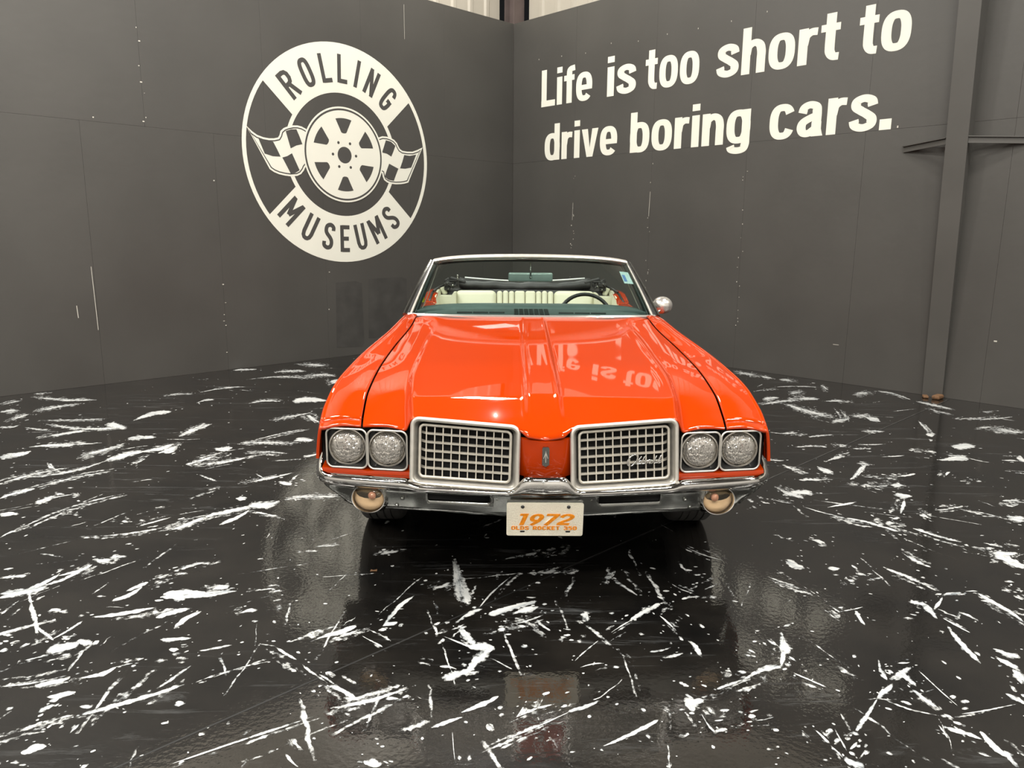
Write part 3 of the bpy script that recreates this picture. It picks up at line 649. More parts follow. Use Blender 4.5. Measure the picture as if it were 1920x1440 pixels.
def letter(mb, shapes, xf, wv, wh, y1):
    """adds a letter made of strokes and plates; xf maps glyph units to the (x, z) plane"""
    for si, (kind, pts) in enumerate(shapes):
        y1 -= 0.00012 * (si > 0)
        if kind == 'P': mb.flat([xf(*p) for p in pts], 0.0, y1); continue
        closed = kind == 'C'; n = len(pts); Lp, Rp = [], []
        for i, p in enumerate(pts):
            a = pts[i - 1] if (i or closed) else p
            b = pts[(i + 1) % n] if (i < n - 1 or closed) else p
            tx, tz = b[0] - a[0], b[1] - a[1]; l = math.hypot(tx, tz) or 1; tx /= l; tz /= l
            hw = 0.5 * math.sqrt((wv * tz) ** 2 + (wh * tx) ** 2)
            Lp.append((p[0] - tz * hw, p[1] + tx * hw)); Rp.append((p[0] + tz * hw, p[1] - tx * hw))
        v = [(xf(*p)[0], y1, xf(*p)[1]) for p in Lp + Rp] + [(xf(*p)[0], 0.0, xf(*p)[1]) for p in Lp + Rp]
        f = []
        for i in range(n if closed else n - 1):
            j = (i + 1) % n
            f += [(i, j, n + j, n + i), (i, j, 2 * n + j, 2 * n + i), (n + i, n + j, 3 * n + j, 3 * n + i)]
        if not closed: f += [(0, n, 3 * n, 2 * n), (n - 1, 2 * n - 1, 4 * n - 1, 3 * n - 1)]
        mb.add(v, f)

slogan = empty('wall_slogan', CORNER, YAW - math.pi / 2, label='large white slogan "Life is too short to drive boring cars." on the right wall', category='lettering', kind='thing')
CAP = 0.478
WORDS = [('Life', .557, 1.462, 3.250), ('is', 1.712, 2.165, 3.250), ('too', 2.306, 3.060, 3.250), ('short', 3.284, 4.668, 3.250), ('to', 4.852, 5.335, 3.250),
         ('drive', .634, 1.900, 2.533), ('boring', 2.108, 3.752, 2.533), ('cars.', 3.977, 5.238, 2.533)]
for word, s0, s1, z0 in WORDS:
    gap = 0.062
    tot = sum(LOWER[c][0] for c in word) + gap * (len(word) - 1)
    k = (s1 - s0) / tot; x = s0
    for c in word:
        mb = MB(); wd, shp = LOWER[c]
        letter(mb, shp, lambda gx, gz, x=x, k=k, z0=z0: (x + gx * k, z0 + gz * CAP), WV, WH, -0.0016)
        mb.make('letter', M['vinyl'], slogan)
        x += (wd + gap) * k

# ------------------------------------------------------------------ round emblem
ec = CORNER + DL * 2.837
emblem = empty('wheel_emblem', (ec.x, ec.y, 2.43), YAW, label='round white emblem reading ROLLING MUSEUMS with a wheel between checkered flags', category='emblem', kind='thing')
ER = 1.262
def annulus(mb, r0, r1, a0=0, a1=360, n=96, y=-0.0014, c=(0, 0)):
    closed = abs(a1 - a0) >= 360; m_ = n if closed else n + 1; v = []
    for k in range(m_):
        a = math.radians(a0 + (a1 - a0) * k / n)
        for r in (r0, r1): v.append((ER * (c[0] + r * math.cos(a)), y, ER * (c[1] + r * math.sin(a))))
    mb.add(v, grid_faces(m_, 2, wrap_u=closed)); return mb
def plate2(mb, poly, y): return mb.flat([(ER * p[0], ER * p[1]) for p in poly], 0.0, y)
def inset(poly, d):
    n = len(poly); ar = sum(poly[i - 1][0] * poly[i][1] - poly[i][0] * poly[i - 1][1] for i in range(n)); sg = 1 if ar > 0 else -1; out = []
    for i in range(n):
        a, b, c = poly[i - 1], poly[i], poly[(i + 1) % n]
        e1 = Vector((b[0] - a[0], b[1] - a[1])).normalized(); e2 = Vector((c[0] - b[0], c[1] - b[1])).normalized()
        n1 = Vector((-e1.y, e1.x)) * sg; n2 = Vector((-e2.y, e2.x)) * sg; m_ = (n1 + n2); l = max(0.35, m_.dot(n1)); out.append((b[0] + m_.x * d / l, b[1] + m_.y * d / l))
    return out
annulus(MB(), .962, 1.0).make('outer_ring', M['vinyl'], emblem)
annulus(MB(), .562, .600, y=-0.0013).make('inner_ring', M['vinyl'], emblem)
for sg in (1, -1):                                       # lettering bands with 45 degree ends
    v = []; n = 60
    for k in range(n + 1):
        t = k / n
        ai, ao = math.radians(149 - 118 * t), math.radians(143.8 - 107.6 * t)
        for r, a in ((.575, ai), (.975, ao)): v.append((ER * r * math.cos(a), -0.0016, sg * ER * r * math.sin(a)))
    build('lettering_band', v, grid_faces(n + 1, 2), M['vinyl'], emblem)
for txt, angs, sg in (('ROLLING', (133, 117, 102, 88.5, 76.5, 64, 47.5), 1), ('MUSEUMS', (-136.5, -119.5, -104, -90.7, -77.3, -62.3, -47), -1)):
    for c, a in zip(txt, angs):
        wd, shp = UPPER[c]; a = math.radians(a); mb = MB()
        up = Vector((math.cos(a), math.sin(a))) * sg; rt = Vector((up.y, -up.x))
        base = Vector((math.cos(a), math.sin(a))) * (0.652 if sg > 0 else 0.903)
        def xf(gx, gz, base=base, up=up, rt=rt, wd=wd):
            p = base + up * (gz * 0.252) + rt * ((gx - wd / 2) * 0.252 * 0.98); return (ER * p.x, ER * p.y)
        letter(mb, shp, xf, .155, .155, -0.0026); mb.make('letter', M['vinyl_dark'], emblem)
FL = [(-.953, .176), (-.90, .132), (-.855, .106), (-.80, .092), (-.747, .088), (-.70, .092), (-.66, .103), (-.645, .125), (-.633, .162), (-.60, .19), (-.558, .208), (-.51, .221), (-.467, .225), (-.425, .22), (-.385, .205), (-.33, .17),
      (-.33, -.10), (-.395, -.125), (-.408, -.14), (-.42, -.164), (-.45, -.198), (-.489, -.217), (-.556, -.225), (-.61, -.222), (-.669, -.213), (-.715, -.198), (-.755, -.175)]
FR = [(.345, .16), (.395, .197), (.45, .217), (.502, .218), (.55, .21), (.591, .195), (.625, .168), (.641, .138), (.66, .112), (.691, .098), (.75, .095), (.816, .10), (.88, .122), (.945, .152), (.756, -.209), (.71, -.222), (.662, -.23), (.60, -.235), (.539, -.232), (.495, -.222), (.46, -.201), (.445, -.17), (.438, -.137), (.345, -.10)]
CHK = {0: [[(-.85, .088), (-.78, .066), (-.71, .063), (-.675, 0), (-.645, -.06), (-.72, -.062), (-.795, -.045)], [(-.584, .165), (-.53, .185), (-.478, .191), (-.45, .13), (-.425, .066), (-.485, .05), (-.543, .02)], [(-.629, -.066), (-.58, -.05), (-.533, -.022), (-.498, -.095), (-.464, -.166), (-.51, -.192), (-.555, -.199), (-.59, -.135)]],
       1: [[(.491, .183), (.55, .175), (.604, .14), (.58, .085), (.552, .031), (.50, .055), (.442, .062), (.468, .125)], [(.711, .059), (.78, .056), (.862, .075), (.83, .01), (.796, -.058), (.72, -.075), (.656, -.075), (.685, -.01)], [(.524, -.039), (.58, -.06), (.635, -.08), (.605, -.14), (.576, -.202), (.51, -.195), (.466, -.168), (.495, -.10)]]}
for k, P in enumerate((FL, FR)):
    fl = plate2(MB(), P, -0.0022).make('checkered_flag', M['vinyl'], emblem)
    mb = MB(); A_, B_ = inset(P, 0.016), inset(P, 0.026); n = len(P)
    mb.add([(ER * p[0], -0.0027, ER * p[1]) for p in A_ + B_], [(i, (i + 1) % n, n + (i + 1) % n, n + i) for i in range(n)])
    mb.make('flag_outline', M['vinyl_dark'], fl)
    for ck in CHK[k]: plate2(MB(), ck, -0.0031).make('dark_check', M['vinyl_dark'], fl)
WC = (0.014, 0.004)
disc = annulus(MB(), 0.0, .437, y=-0.0036, c=WC).make('wheel', M['vinyl'], emblem)
annulus(MB(), .404, .421, y=-0.0042, c=WC).make('rim_line', M['vinyl_dark'], disc)
annulus(MB(), 0, .076, y=-0.0042, c=WC, n=32).make('hub_hole', M['vinyl_dark'], disc)
for k in range(6):
    a = math.radians(60 * k)
    annulus(MB(), 0, .0135, y=-0.0042, n=12, c=(WC[0] + .126 * math.cos(a), WC[1] + .126 * math.sin(a))).make('lug_hole', M['vinyl_dark'], disc)
    a0 = math.radians(60 * k + 30); poly = []
    for t in range(9):
        b = math.radians(-15 + 30 * t / 8); poly.append((.335 * math.cos(b), .335 * math.sin(b)))
    poly += [(.24, .045), (.225, .038), (.205, .028), (.198, .012), (.198, -.012), (.205, -.028), (.225, -.038), (.24, -.045)]
    plate2(MB(), [(WC[0] + x * math.cos(a0) - y * math.sin(a0), WC[1] + x * math.sin(a0) + y * math.cos(a0)) for x, y in poly], -0.0042).make('spoke_hole', M['vinyl_dark'], disc)

# ================================================================== THE CAR
# local frame: x to the right of the picture, y from nose to tail, z up; nose at y = 0
car = empty('convertible_car', (0.135, 2.85, 0), 0.006, label='orange red vintage convertible with the top folded, parked facing the camera', category='car', kind='thing')
S = (-1, 1)

f_zbase = cubic([.15, .30, .5, .65, .75, .85, 1.0, 1.3, 1.6, 1.86], [.793, .810, .8322, .8487, .8592, .8688, .883, .915, .949, .980])
def zbase(y):
    a, b = f_zbase(y), .757 + (y - .12) * .297
    k = .0020                                            # soft crease where the hood rolls over to the grilles
    h = max(0, min(1, .5 + .5 * (b - a) / k)); return b * (1 - h) + a * h - k * h * (1 - h)
zgap = cubic([.15, .17, .25, .45, .72, .95, 1.15, 1.45, 1.7, 1.9, 2.0], [.703, .711, .738, .800, .852, .878, .898, .930, .962, .988, .99])
xridge = cubic([.05, .17, .34, .65, 1.2, 1.7, 1.9], [.535, .547, .569, .592, .591, .579, .57])
xgap = cubic([.15, .25, .45, .72, 1.15, 1.7, 1.9, 2.0], [.750, .762, .774, .772, .761, .730, .728, .73])
yfront = lin([0, .07, .105, .13, .52, .56, .60, .64, .76], [.004, .022, .052, .064, .118, .122, .150, .162, .170])

def hood_z(x, y):
    ax = abs(x); xr = xridge(y); zb = zbase(y)
    inner = zb + 0.007 * (1 - (ax / xr) ** 2) * sstep(.15, .5, y)
    amp = (0.012 - 0.006 * sstep(1.0, 1.8, y)) * sstep(.0, .22, y)
    inner += amp * (1 - sstep(.060, .086, ax)) + 0.0035 * math.exp(-((ax - .062) / .008) ** 2) * sstep(.1, .3, y)
    inner -= 0.020 * (1 - sstep(.0, .12, y)) * (1 - sstep(.07, .13, ax))
    inner += 0.006 * sstep(xr - .035, xr - .003, ax) * sstep(.2, .4, y) * (1 - .5 * sstep(1.2, 1.8, y))
    zo = zgap(y) + 0.006 * math.sin(math.pi * min(1, max(0, (ax - xr) / (xgap(y) - xr))))
    t = sstep(xr - .004, xr + .027, ax)
    return inner * (1 - t) + zo * t

def hood():
    cols = [0, .02, .04, .052, .06, .07, .08, .088, .10]
    fr = [('m', k / 14) for k in range(1, 14)] + [('r', -.03), ('r', -.012), ('r', -.004), ('r', .004), ('r', .012), ('r', .02), ('r', .028), ('r', .036)] + [('o', k / 8) for k in range(1, 9)]
    half = [('a', c) for c in cols] + fr
    def xat(c, y):
        xr, xg = xridge(y), xgap(y) - .004
        if c[0] == 'a': return c[1]
        if c[0] == 'm': return .10 + (xr - .03 - .10) * c[1]
        if c[0] == 'r': return xr + c[1]
        return xr + .036 + (xg - xr - .036) * c[1]
    full = [(c, -1) for c in reversed(half[1:])] + [(c, 1) for c in half]
    vs_ = [k / 9 for k in range(10)]; rest = [k / 44 for k in range(1, 45)]
    v = []; nv = len(vs_) + len(rest) + 8
    for c, s in full:
        x_f = xat(c, .15); y_f = yfront(x_f); yy = [y_f + (.295 - y_f) * t for t in vs_] + [.298, .301, .304, .308, .313, .32] + [.33 + (1.845 - .33) * t for t in [0] + rest[1:]]
        x1 = xat(c, y_f); z1 = hood_z(x1, y_f)
        v.append((s * x1, y_f + .03, z1 - .012)); v.append((s * x1, y_f + .002, z1 - .008))
        for y in yy:
            x = xat(c, y); v.append((s * x, y, hood_z(x, y)))
    return build('hood', v, grid_faces(len(full), nv), M['orange'], car, smooth=True)
hd = hood()

# body sides ---------------------------------------------------------
fx = cubic([.15, .2, .35, .5, .85, 1.45, 1.85, 2.6, 3.2, 3.6, 3.8, 4.3, 4.8, 5.15], [.925, .933, .945, .944, .917, .838, .812, .805, .825, .852, .852, .835, .80, .77])
fz = cubic([.15, .2, .35, .5, .85, 1.45, 1.85, 2.1, 2.6, 3.2, 3.6, 3.8, 4.3, 4.8, 5.15], [.690, .708, .757, .801, .862, .945, .982, .975, .958, .955, .972, .995, .985, .95, .90])
fxi = cubic([.15, 1.9, 1.99, 3.2, 3.6, 3.9, 4.3, 4.8, 5.15], [0, 0, .72, .73, .765, .77, .70, .69, .66])
x65 = cubic([.15, .35, .85, 1.45, 2.0, 3.0, 3.9, 4.6, 5.15], [.941, .957, .972, .975, .972, .970, .975, .955, .90])
WR, FW, RW = .385, 1.02, 3.865
def arch(y):
    b = lin([.15, .44, .47, 1.4, 1.5, 3.4, 4.3, 4.6, 5.15], [.572, .572, .40, .24, .22, .22, .28, .34, .40])(y)
    for c in (FW, RW):
        d = abs(y - c); r = WR if c == FW else WR - .02
        if d < r: b = max(b, .335 + math.sqrt(r * r - d * d) * .96)
    return b
side_dx = cubic([.15, .18, .26, .34, .45, .62, .72, .95], [-.08, -.07, -.03, -.012, 0, 0, -.005, -.03])
def section(y, inner_is_gap):
    if inner_is_gap: p0 = (xgap(y) + .004, zgap(y)); 
    else: p0 = (fxi(y), fz(y) - .004)
    xs, zs = fx(y), fz(y)
    zt = max(zs, p0[1]) + .002
    pts = [p0, ((p0[0] + xs - .02) / 2, zt + .002), (xs - .02, zs + .004), (xs, zs - .012)]
    xm = x65(y)
    for f in (.28, .48, .64, .78, .90, 1.0):
        z = (zs - .012) * (1 - f) + .18 * f; pts.append((xm + side_dx(z), z))
    return catmull([Vector((a, 0, b)) for a, b in pts], 8)
def side(name, y0, y1, s, gap=False, n=40, extra=()):
    ys = sorted(set([y0 + (y1 - y0) * k / (n - 1) for k in range(n)] + [e for e in extra if y0 < e < y1]))
    v = []; m = 48
    for y in ys:
        c = section(y, gap); zb = arch(y); cut = []
        for a, b in zip(c, c[1:]):
            cut.append(a)
            if b.z < zb and len(cut) > 30:
                t = (a.z - zb) / max(1e-6, a.z - b.z); cut.append(a.lerp(b, max(0, min(1, t)))); break
        for p in cut[:30] + resample(cut[30:], m - 30): v.append((s * p.x, y, p.z))
    o = build(name, v, grid_faces(len(ys), m), M['orange'], car, smooth=50)
    md = o.modifiers.new('thickness', 'SOLIDIFY'); md.thickness = 0.012; md.offset = 0
    return o
arch_y = [FW + WR * math.cos(math.radians(a)) for a in range(0, 181, 6)] + [RW + (WR - .02) * math.cos(math.radians(a)) for a in range(0, 181, 6)]
for s in S:
    side('fender_extension', .163, .205, s, True, 5)
    side('fender', .208, 1.96, s, True, 60, arch_y)
    d = side('door', 1.972, 3.215, s, False, 24)
    hm = MB(); hm.tube([(s * .975, 2.95, .70), (s * 1.0, 2.97, .70), (s * 1.0, 3.09, .70), (s * .975, 3.11, .70)], .009, 8)
    hm.make('door_handle', M['chrome'], d, smooth=True)
    side('quarter_panel', 3.227, 5.13, s, False, 60, arch_y)
    # black inner wheel housings
    for yc in (FW, RW):
        w = MB(); n = 20; v = []
        for k in range(n + 1):
            a = math.pi * k / n
            for x in (.50, .955): v.append((s * x, yc - (WR + .01) * math.cos(a), .30 + (WR + .02) * math.sin(a)))
        w.add(v, grid_faces(n + 1, 2)); w.box((s * .5, yc, .48), (.01, .8, .45)); w.make('wheel_housing', M['void'], car)

# tail: trunk lid, rear panel, rear bumper, tail lamps
v = []; ys = [4.42 + .68 * k / 12 for k in range(13)]
for y in ys:
    for k in range(21):
        t = -1 + k / 10; xe = fxi(y) - .006; v.append((t * xe, y, fz(y) - .004 + .02 * (1 - t * t)))
build('trunk_lid', v, grid_faces(13, 21), M['orange'], car, smooth=True)
m = MB(); v = []
for k in range(25):
    t = -1 + k / 12
    for z in (.42, .55, .7, .82, .895): v.append((t * .86, 5.13 + .03 * (1 - t * t) - max(0, z - .7) * .1, z + (.015 * (1 - t * t) if z > .85 else 0)))
m.add(v, grid_faces(25, 5)); m.make('rear_panel', M['orange'], car, smooth=True)
m = MB(); v = []; pth = [(-.95, 4.85), (-.95, 5.08), (-.90, 5.15), (-.6, 5.19), (0, 5.21), (.6, 5.19), (.90, 5.15), (.95, 5.08), (.95, 4.85)]
pth = catmull([Vector((a, b, 0)) for a, b in pth], 5)
m.tube([p + Vector((0, 0, .47)) for p in pth], 1.0, prof=[(-.02, -.09), (.02, -.085), (.035, -.03), (.035, .03), (.02, .085), (-.02, .09)], up=(0, 0, 1))
m.make('rear_bumper', M['chrome'], car, smooth=40)
for s in S:
    m = MB(); m.rbox((s * .70, 5.145, .68), (.16, .05, .15), .02, 3); m.make('tail_lamp', M['taillight'], car, smooth=40)
# underbody and engine bay keep light from shining through
m = MB(); m.rbox((0, 2.75, .31), (1.36, 4.5, .16), .03, 2); m.make('underbody', M['void'], car)
m = MB(); m.box((0, .30, .56), (1.80, .02, .30)); m.make('radiator_support', M['void'], car)
m = MB(); m.box((0, 1.80, .60), (1.45, .02, .66)); m.make('firewall', M['void'], car)
for s in S:
    m = MB(); m.rbox((s * .775, 2.44, .275), (.24, 1.98, .13), .02, 2); m.make('rocker_box', M['void'], car)
    m = MB(); m.box((s * .70, 1.55, .6), (.3, .5, .02)); m.make('inner_fender', M['void'], car)

m = MB(); v = []
for i in range(13):
    x = -.84 + .14 * i; yb = .07 + .09 * (abs(x) / .84) ** 2
    v += [(x, yb, .388), (x, .30, .345), (x, .62, .30)]
m.add(v, grid_faces(13, 3)); m.make('splash_shield', M['void'], car)
m = MB(); v = []
for i in range(13):
    x = -.48 + .08 * i
    for y in (.30, .5, .9, 1.3, 1.78): v.append((x, y, hood_z(abs(x), y) - .045))
m.add(v, grid_faces(13, 5)); m.make('hood_liner', M['void'], car)
# nose panel ----------------------------------------------------------
m = MB(); v = []
zz = [.535, .56, .60, .64, .68, .692, .697]
xs_ = [-.112, -.085, -.055, -.025, -.006, 0, .006, .025, .055, .085, .112]
for x in xs_:
    for z in zz:
        y = .002 + abs(x) * .42 + (.02 * (abs(x) / .112) ** 4) + (.012 if z > .695 else 0) + max(0, .58 - z) * .35
        v.append((x, y, z))
m.add(v, grid_faces(len(xs_), len(zz))); nosep = m.make('nose_panel', M['orange'], car, smooth=35)
for s in S:
    m = MB(); v = []
    cols = [.545, .60, .66, .70, .728, .755, .80, .86, .905, .925]
    for x in cols:
        yp = .12 + .055 * (x - .55) / .35; dip = .006 * math.exp(-((x - .728) / .02) ** 2)
        for dy, z in ((.05, .545), (.006, .534 - dip), (-.004, .530 - dip), (-.008, .518), (-.006, .502), (.06, .495)):
            v.append((s * x, yp + dy, z))
    m.add(v, grid_faces(len(cols), 6)); m.make('headlamp_sill', M['orange'], car, smooth=40)

# headlamps -----------------------------------------------------------
def yplane(x): return .118 + .055 * (abs(x) - .55) / .35
for s in S:
    for cx, hw, lx in ((.8165, .0885, .8175), (.6435, .0855, .647)):
        cz, hh = .6185, .0855
        loop = rrect(hw - .003, hh - .003, .026, 6); n = len(loop)
        bz = MB(); lp = [(s * (cx + a), yplane(cx + a) - .002, cz + b) for a, b in loop]
        bz.tube(lp, .0042, 6, closed=True)
        bezel = bz.make('headlamp_bezel', M['silver'], car, smooth=True)
        tr = MB(); v = []
        for k, (a, b) in enumerate(loop):
            ang = math.atan2(b, a); cxr, czr = lx + .079 * math.cos(ang), cz + .079 * math.sin(ang)
            p0 = Vector((s * (cx + a), yplane(cx + a), cz + b)); p1 = Vector((s * (cx + a * .95), yplane(cx + a) + .022, cz + b * .95)); p2 = Vector((s * cxr, yplane(lx) + .034, czr)); p3 = Vector((s * cxr, yplane(lx) + .075, czr))
            v += [p0, p1, p2, p3]
        tr.add(v, grid_faces(n, 4, wrap_u=True)); tr.make('bezel_tray', M['black'], bezel, smooth=50)
        yl = yplane(lx) + .030
        rg = MB(); rg.lathe((s * lx, yl, cz), [(.080, .03), (.0805, -.002), (.078, -.010), (.0735, -.011), (.0705, -.003), (.0700, .004)], 40)
        ring_o = rg.make('headlamp', M['lampring'], car, smooth=50)
        rf = MB(); rf.lathe((0, 0, 0), [(.072, .002), (.066, .014), (.055, .026), (.040, .036), (.022, .043), (.014, .044), (.013, .020), (.006, .017), (.0005, .017)], 40)
        r_o = rf.make('reflector', M['reflector'], ring_o, smooth=50); r_o.location = (s * lx, yl, cz)
        ln = MB(); ln.lathe((0, 0, 0), [(.0705, .002), (.068, -.006), (.062, -.013), (.048, -.019), (.030, -.023), (.012, -.0245), (.0005, -.025)], 40)
        l_o = ln.make('lens', M['lens'], ring_o, smooth=True); l_o.location = (s * lx, yl, cz)
    # dark filler between and around the bezels
    m = MB(); v = []
    for x in (.55, .60, .70, .80, .90, .935):
        for z in (.515, .715): v.append((s * x, yplane(x) + .055, z))
    m.add(v, grid_faces(6, 2)); m.make('bezel_backing', M['void'], car)

# grilles -------------------------------------------------------------
def Gp(s, a, b, d=0.0):
    """a: 0 inner .. 1 outer edge, b: 0 bottom .. 1 top, d: depth behind the face"""
    ib, it = Vector((.112, .030, .484)), Vector((.106, .062, .737)); ob, ot = Vector((.541, .086, .494)), Vector((.536, .124, .757))
    p = ib.lerp(ob, a).lerp(it.lerp(ot, a), b); return Vector((s * p.x, p.y + d, p.z))
GW, GH = .43, .262
for s in S:
    def ab(loop): return [(.5 + x / GW, .5 + z / GH) for x, z in loop]
    fr = MB(); loop = ab(rrect(GW / 2, GH / 2, .03, 7))
    fr.tube([Gp(s, a, b, -.004) for a, b in loop], .0095, 8, closed=True)
    grille = fr.make('grille', M['silver'], car, smooth=True)
    l1 = ab(rrect(GW / 2 - .006, GH / 2 - .006, .028, 7)); l2 = ab(rrect(GW / 2 - .020, GH / 2 - .016, .024, 7)); l3 = ab(rrect(GW / 2 - .022, GH / 2 - .018, .022, 7))
    v = []; n = len(l1)
    for p, q, w in zip(l1, l2, l3): v += [Gp(s, *p, .0), Gp(s, *q, .022), Gp(s, *w, .060)]
    m = MB(); m.add(v, grid_faces(n, 3, wrap_u=True)); m.make('grille_well', M['silver'], grille, smooth=50)
    ir = MB(); loop = ab(rrect(GW / 2 - .030, GH / 2 - .026, .018, 6))
    ir.tube([Gp(s, a, b, .012) for a, b in loop], .0060, 6, closed=True); ir.make('grille_surround', M['bar'], grille, smooth=True)
    bk = MB(); bk.add([Gp(s, 0, 0, .065), Gp(s, 1, 0, .065), Gp(s, 1, 1, .065), Gp(s, 0, 1, .065)], [(0, 1, 2, 3)]); bk.make('grille_backing', M['void'], grille)
    aw = .030 / GW; bh = .026 / GH
    cw_ = (1 - 2 * aw) / 10.75
    for k in range(1, 11):                            # upright bars
        a = aw + cw_ * k
        m = MB(); m.bar(Gp(s, a, bh, .022), Gp(s, a, 1 - bh, .022), .0044, .016, (0, 1, 0)); m.make('grille_bar', M['bar'], grille)
    for k in range(1, 6):                             # cross bars with their swept-back outer ends
        b = bh + (1 - 2 * bh) * k / 6
        pts = [(aw, .0), (aw + cw_ * 9.7, .0), (aw + cw_ * 10.2, .005), (aw + cw_ * 10.6, .016), (aw + cw_ * 10.9, .034)]
        m = MB(); v = []
        for a, dd in pts:
            for dy, dz in ((.012, -.003), (.012, .003), (.029, .003), (.029, -.003)):
                p = Gp(s, a, b, dd + dy); p.z += dz; v.append(p)
        n = len(pts); f = []
        for i in range(n - 1):
            for j in range(4): f.append((i * 4 + j, i * 4 + (j + 1) % 4, i * 4 + 4 + (j + 1) % 4, i * 4 + 4 + j))
        m.add(v, f); m.make('grille_bar', M['bar'], grille)

# script badge on the picture's right grille
def script_badge():
    S_ = lambda pts: [(x / 1050, z / 1050) for x, z in pts]
    oval = [(495 + 135 * math.cos(t_) + 70 * math.sin(t_), 495 - 165 * math.sin(t_)) for t_ in [2.2 + 2 * math.pi * k / 11 for k in range(12)]]
    strokes = [oval, [(560, 335), (450, 390), (385, 500), (380, 610), (430, 660), (520, 640)],
               [(600, 610), (700, 480), (770, 400), (740, 420), (660, 560), (640, 610), (700, 590)],
               [(780, 510), (720, 520), (690, 590), (740, 600), (800, 520), (870, 390), (790, 560), (790, 605), (840, 580)],
               [(900, 500), (860, 530), (890, 570), (860, 605), (810, 600)],
               [(890, 600), (930, 500), (920, 550), (980, 500), (960, 600), (990, 520), (1040, 495), (1010, 600), (1050, 580)],
               [(1100, 500), (1050, 540), (1060, 600), (1110, 580), (1110, 510), (1150, 520)],
               [(1140, 590), (1240, 380), (1160, 540), (1160, 600), (1220, 570), (1210, 520)],
               [(1240, 500), (1230, 590), (1270, 580)],
               [(1280, 590), (1380, 380), (1390, 360), (1330, 430), (1280, 560), (1300, 600), (1340, 560)],
               [(1320, 560), (1390, 510), (1340, 520), (1320, 590), (1390, 570)]]
    m = MB()
    for st in strokes:
        pts = catmull([Vector(((x - 860) / 1050, 0, -(z - 480) / 1050)) for x, z in st], 4)
        m.tube([Vector((p.x * .145, 0, p.z * .145)) for p in pts], .0023, 5)
    o = m.make('script_badge', M['chrome'], car, smooth=True)
    c = Gp(1, .685, .425, -.004); o.location = c; o.rotation_euler = (math.radians(-6), 0, math.radians(8))
script_badge()
# rocket emblem on the nose
m = MB(); m.flat([(-.014, .602), (0, .594), (.014, .602), (.014, .668), (.010, .674), (-.010, .674), (-.014, .668)], .012, -.006)
em = m.make('nose_emblem', M['chrome_dull'], car)
m = MB(); m.flat([(-.0015, .612), (.0015, .612), (.0015, .642), (.008, .627), (.0095, .629), (.0015, .652), (0, .660), (-.0015, .652), (-.0095, .629), (-.008, .627), (-.0015, .642)], -.005, -.0085)
m.make('rocket_mark', M['silver'], em)

# front bumper --------------------------------------------------------
btop = lin([0, .070, .082, .098, .115, .13, .15, .30, .50, .525, .54, .555, .57, .93, 1.02, 1.10, 1.3], [.545, .545, .541, .525, .500, .488, .484, .486, .492, .494, .499, .506, .509, .509, .530, .568, .572])
bbot = cubic([0, .25, .45, .66, .78, .83, .90, .97, 1.05, 1.3], [.368, .371, .376, .374, .370, .382, .422, .452, .462, .462])
bpath = resample(catmull([Vector(p) for p in ((0, -.010, 0), (.08, -.004, 0), (.14, .008, 0), (.30, .026, 0), (.50, .050, 0), (.57, .062, 0), (.75, .098, 0), (.87, .130, 0), (.925, .160, 0), (.952, .200, 0), (.963, .27, 0), (.964, .45, 0))], 14), 400)
blen = [0.0]
for a, b in zip(bpath, bpath[1:]): blen.append(blen[-1] + (b - a).length)
ZR, SL0, SL1, SLT, SLB = .466, .222, .475, .458, .424
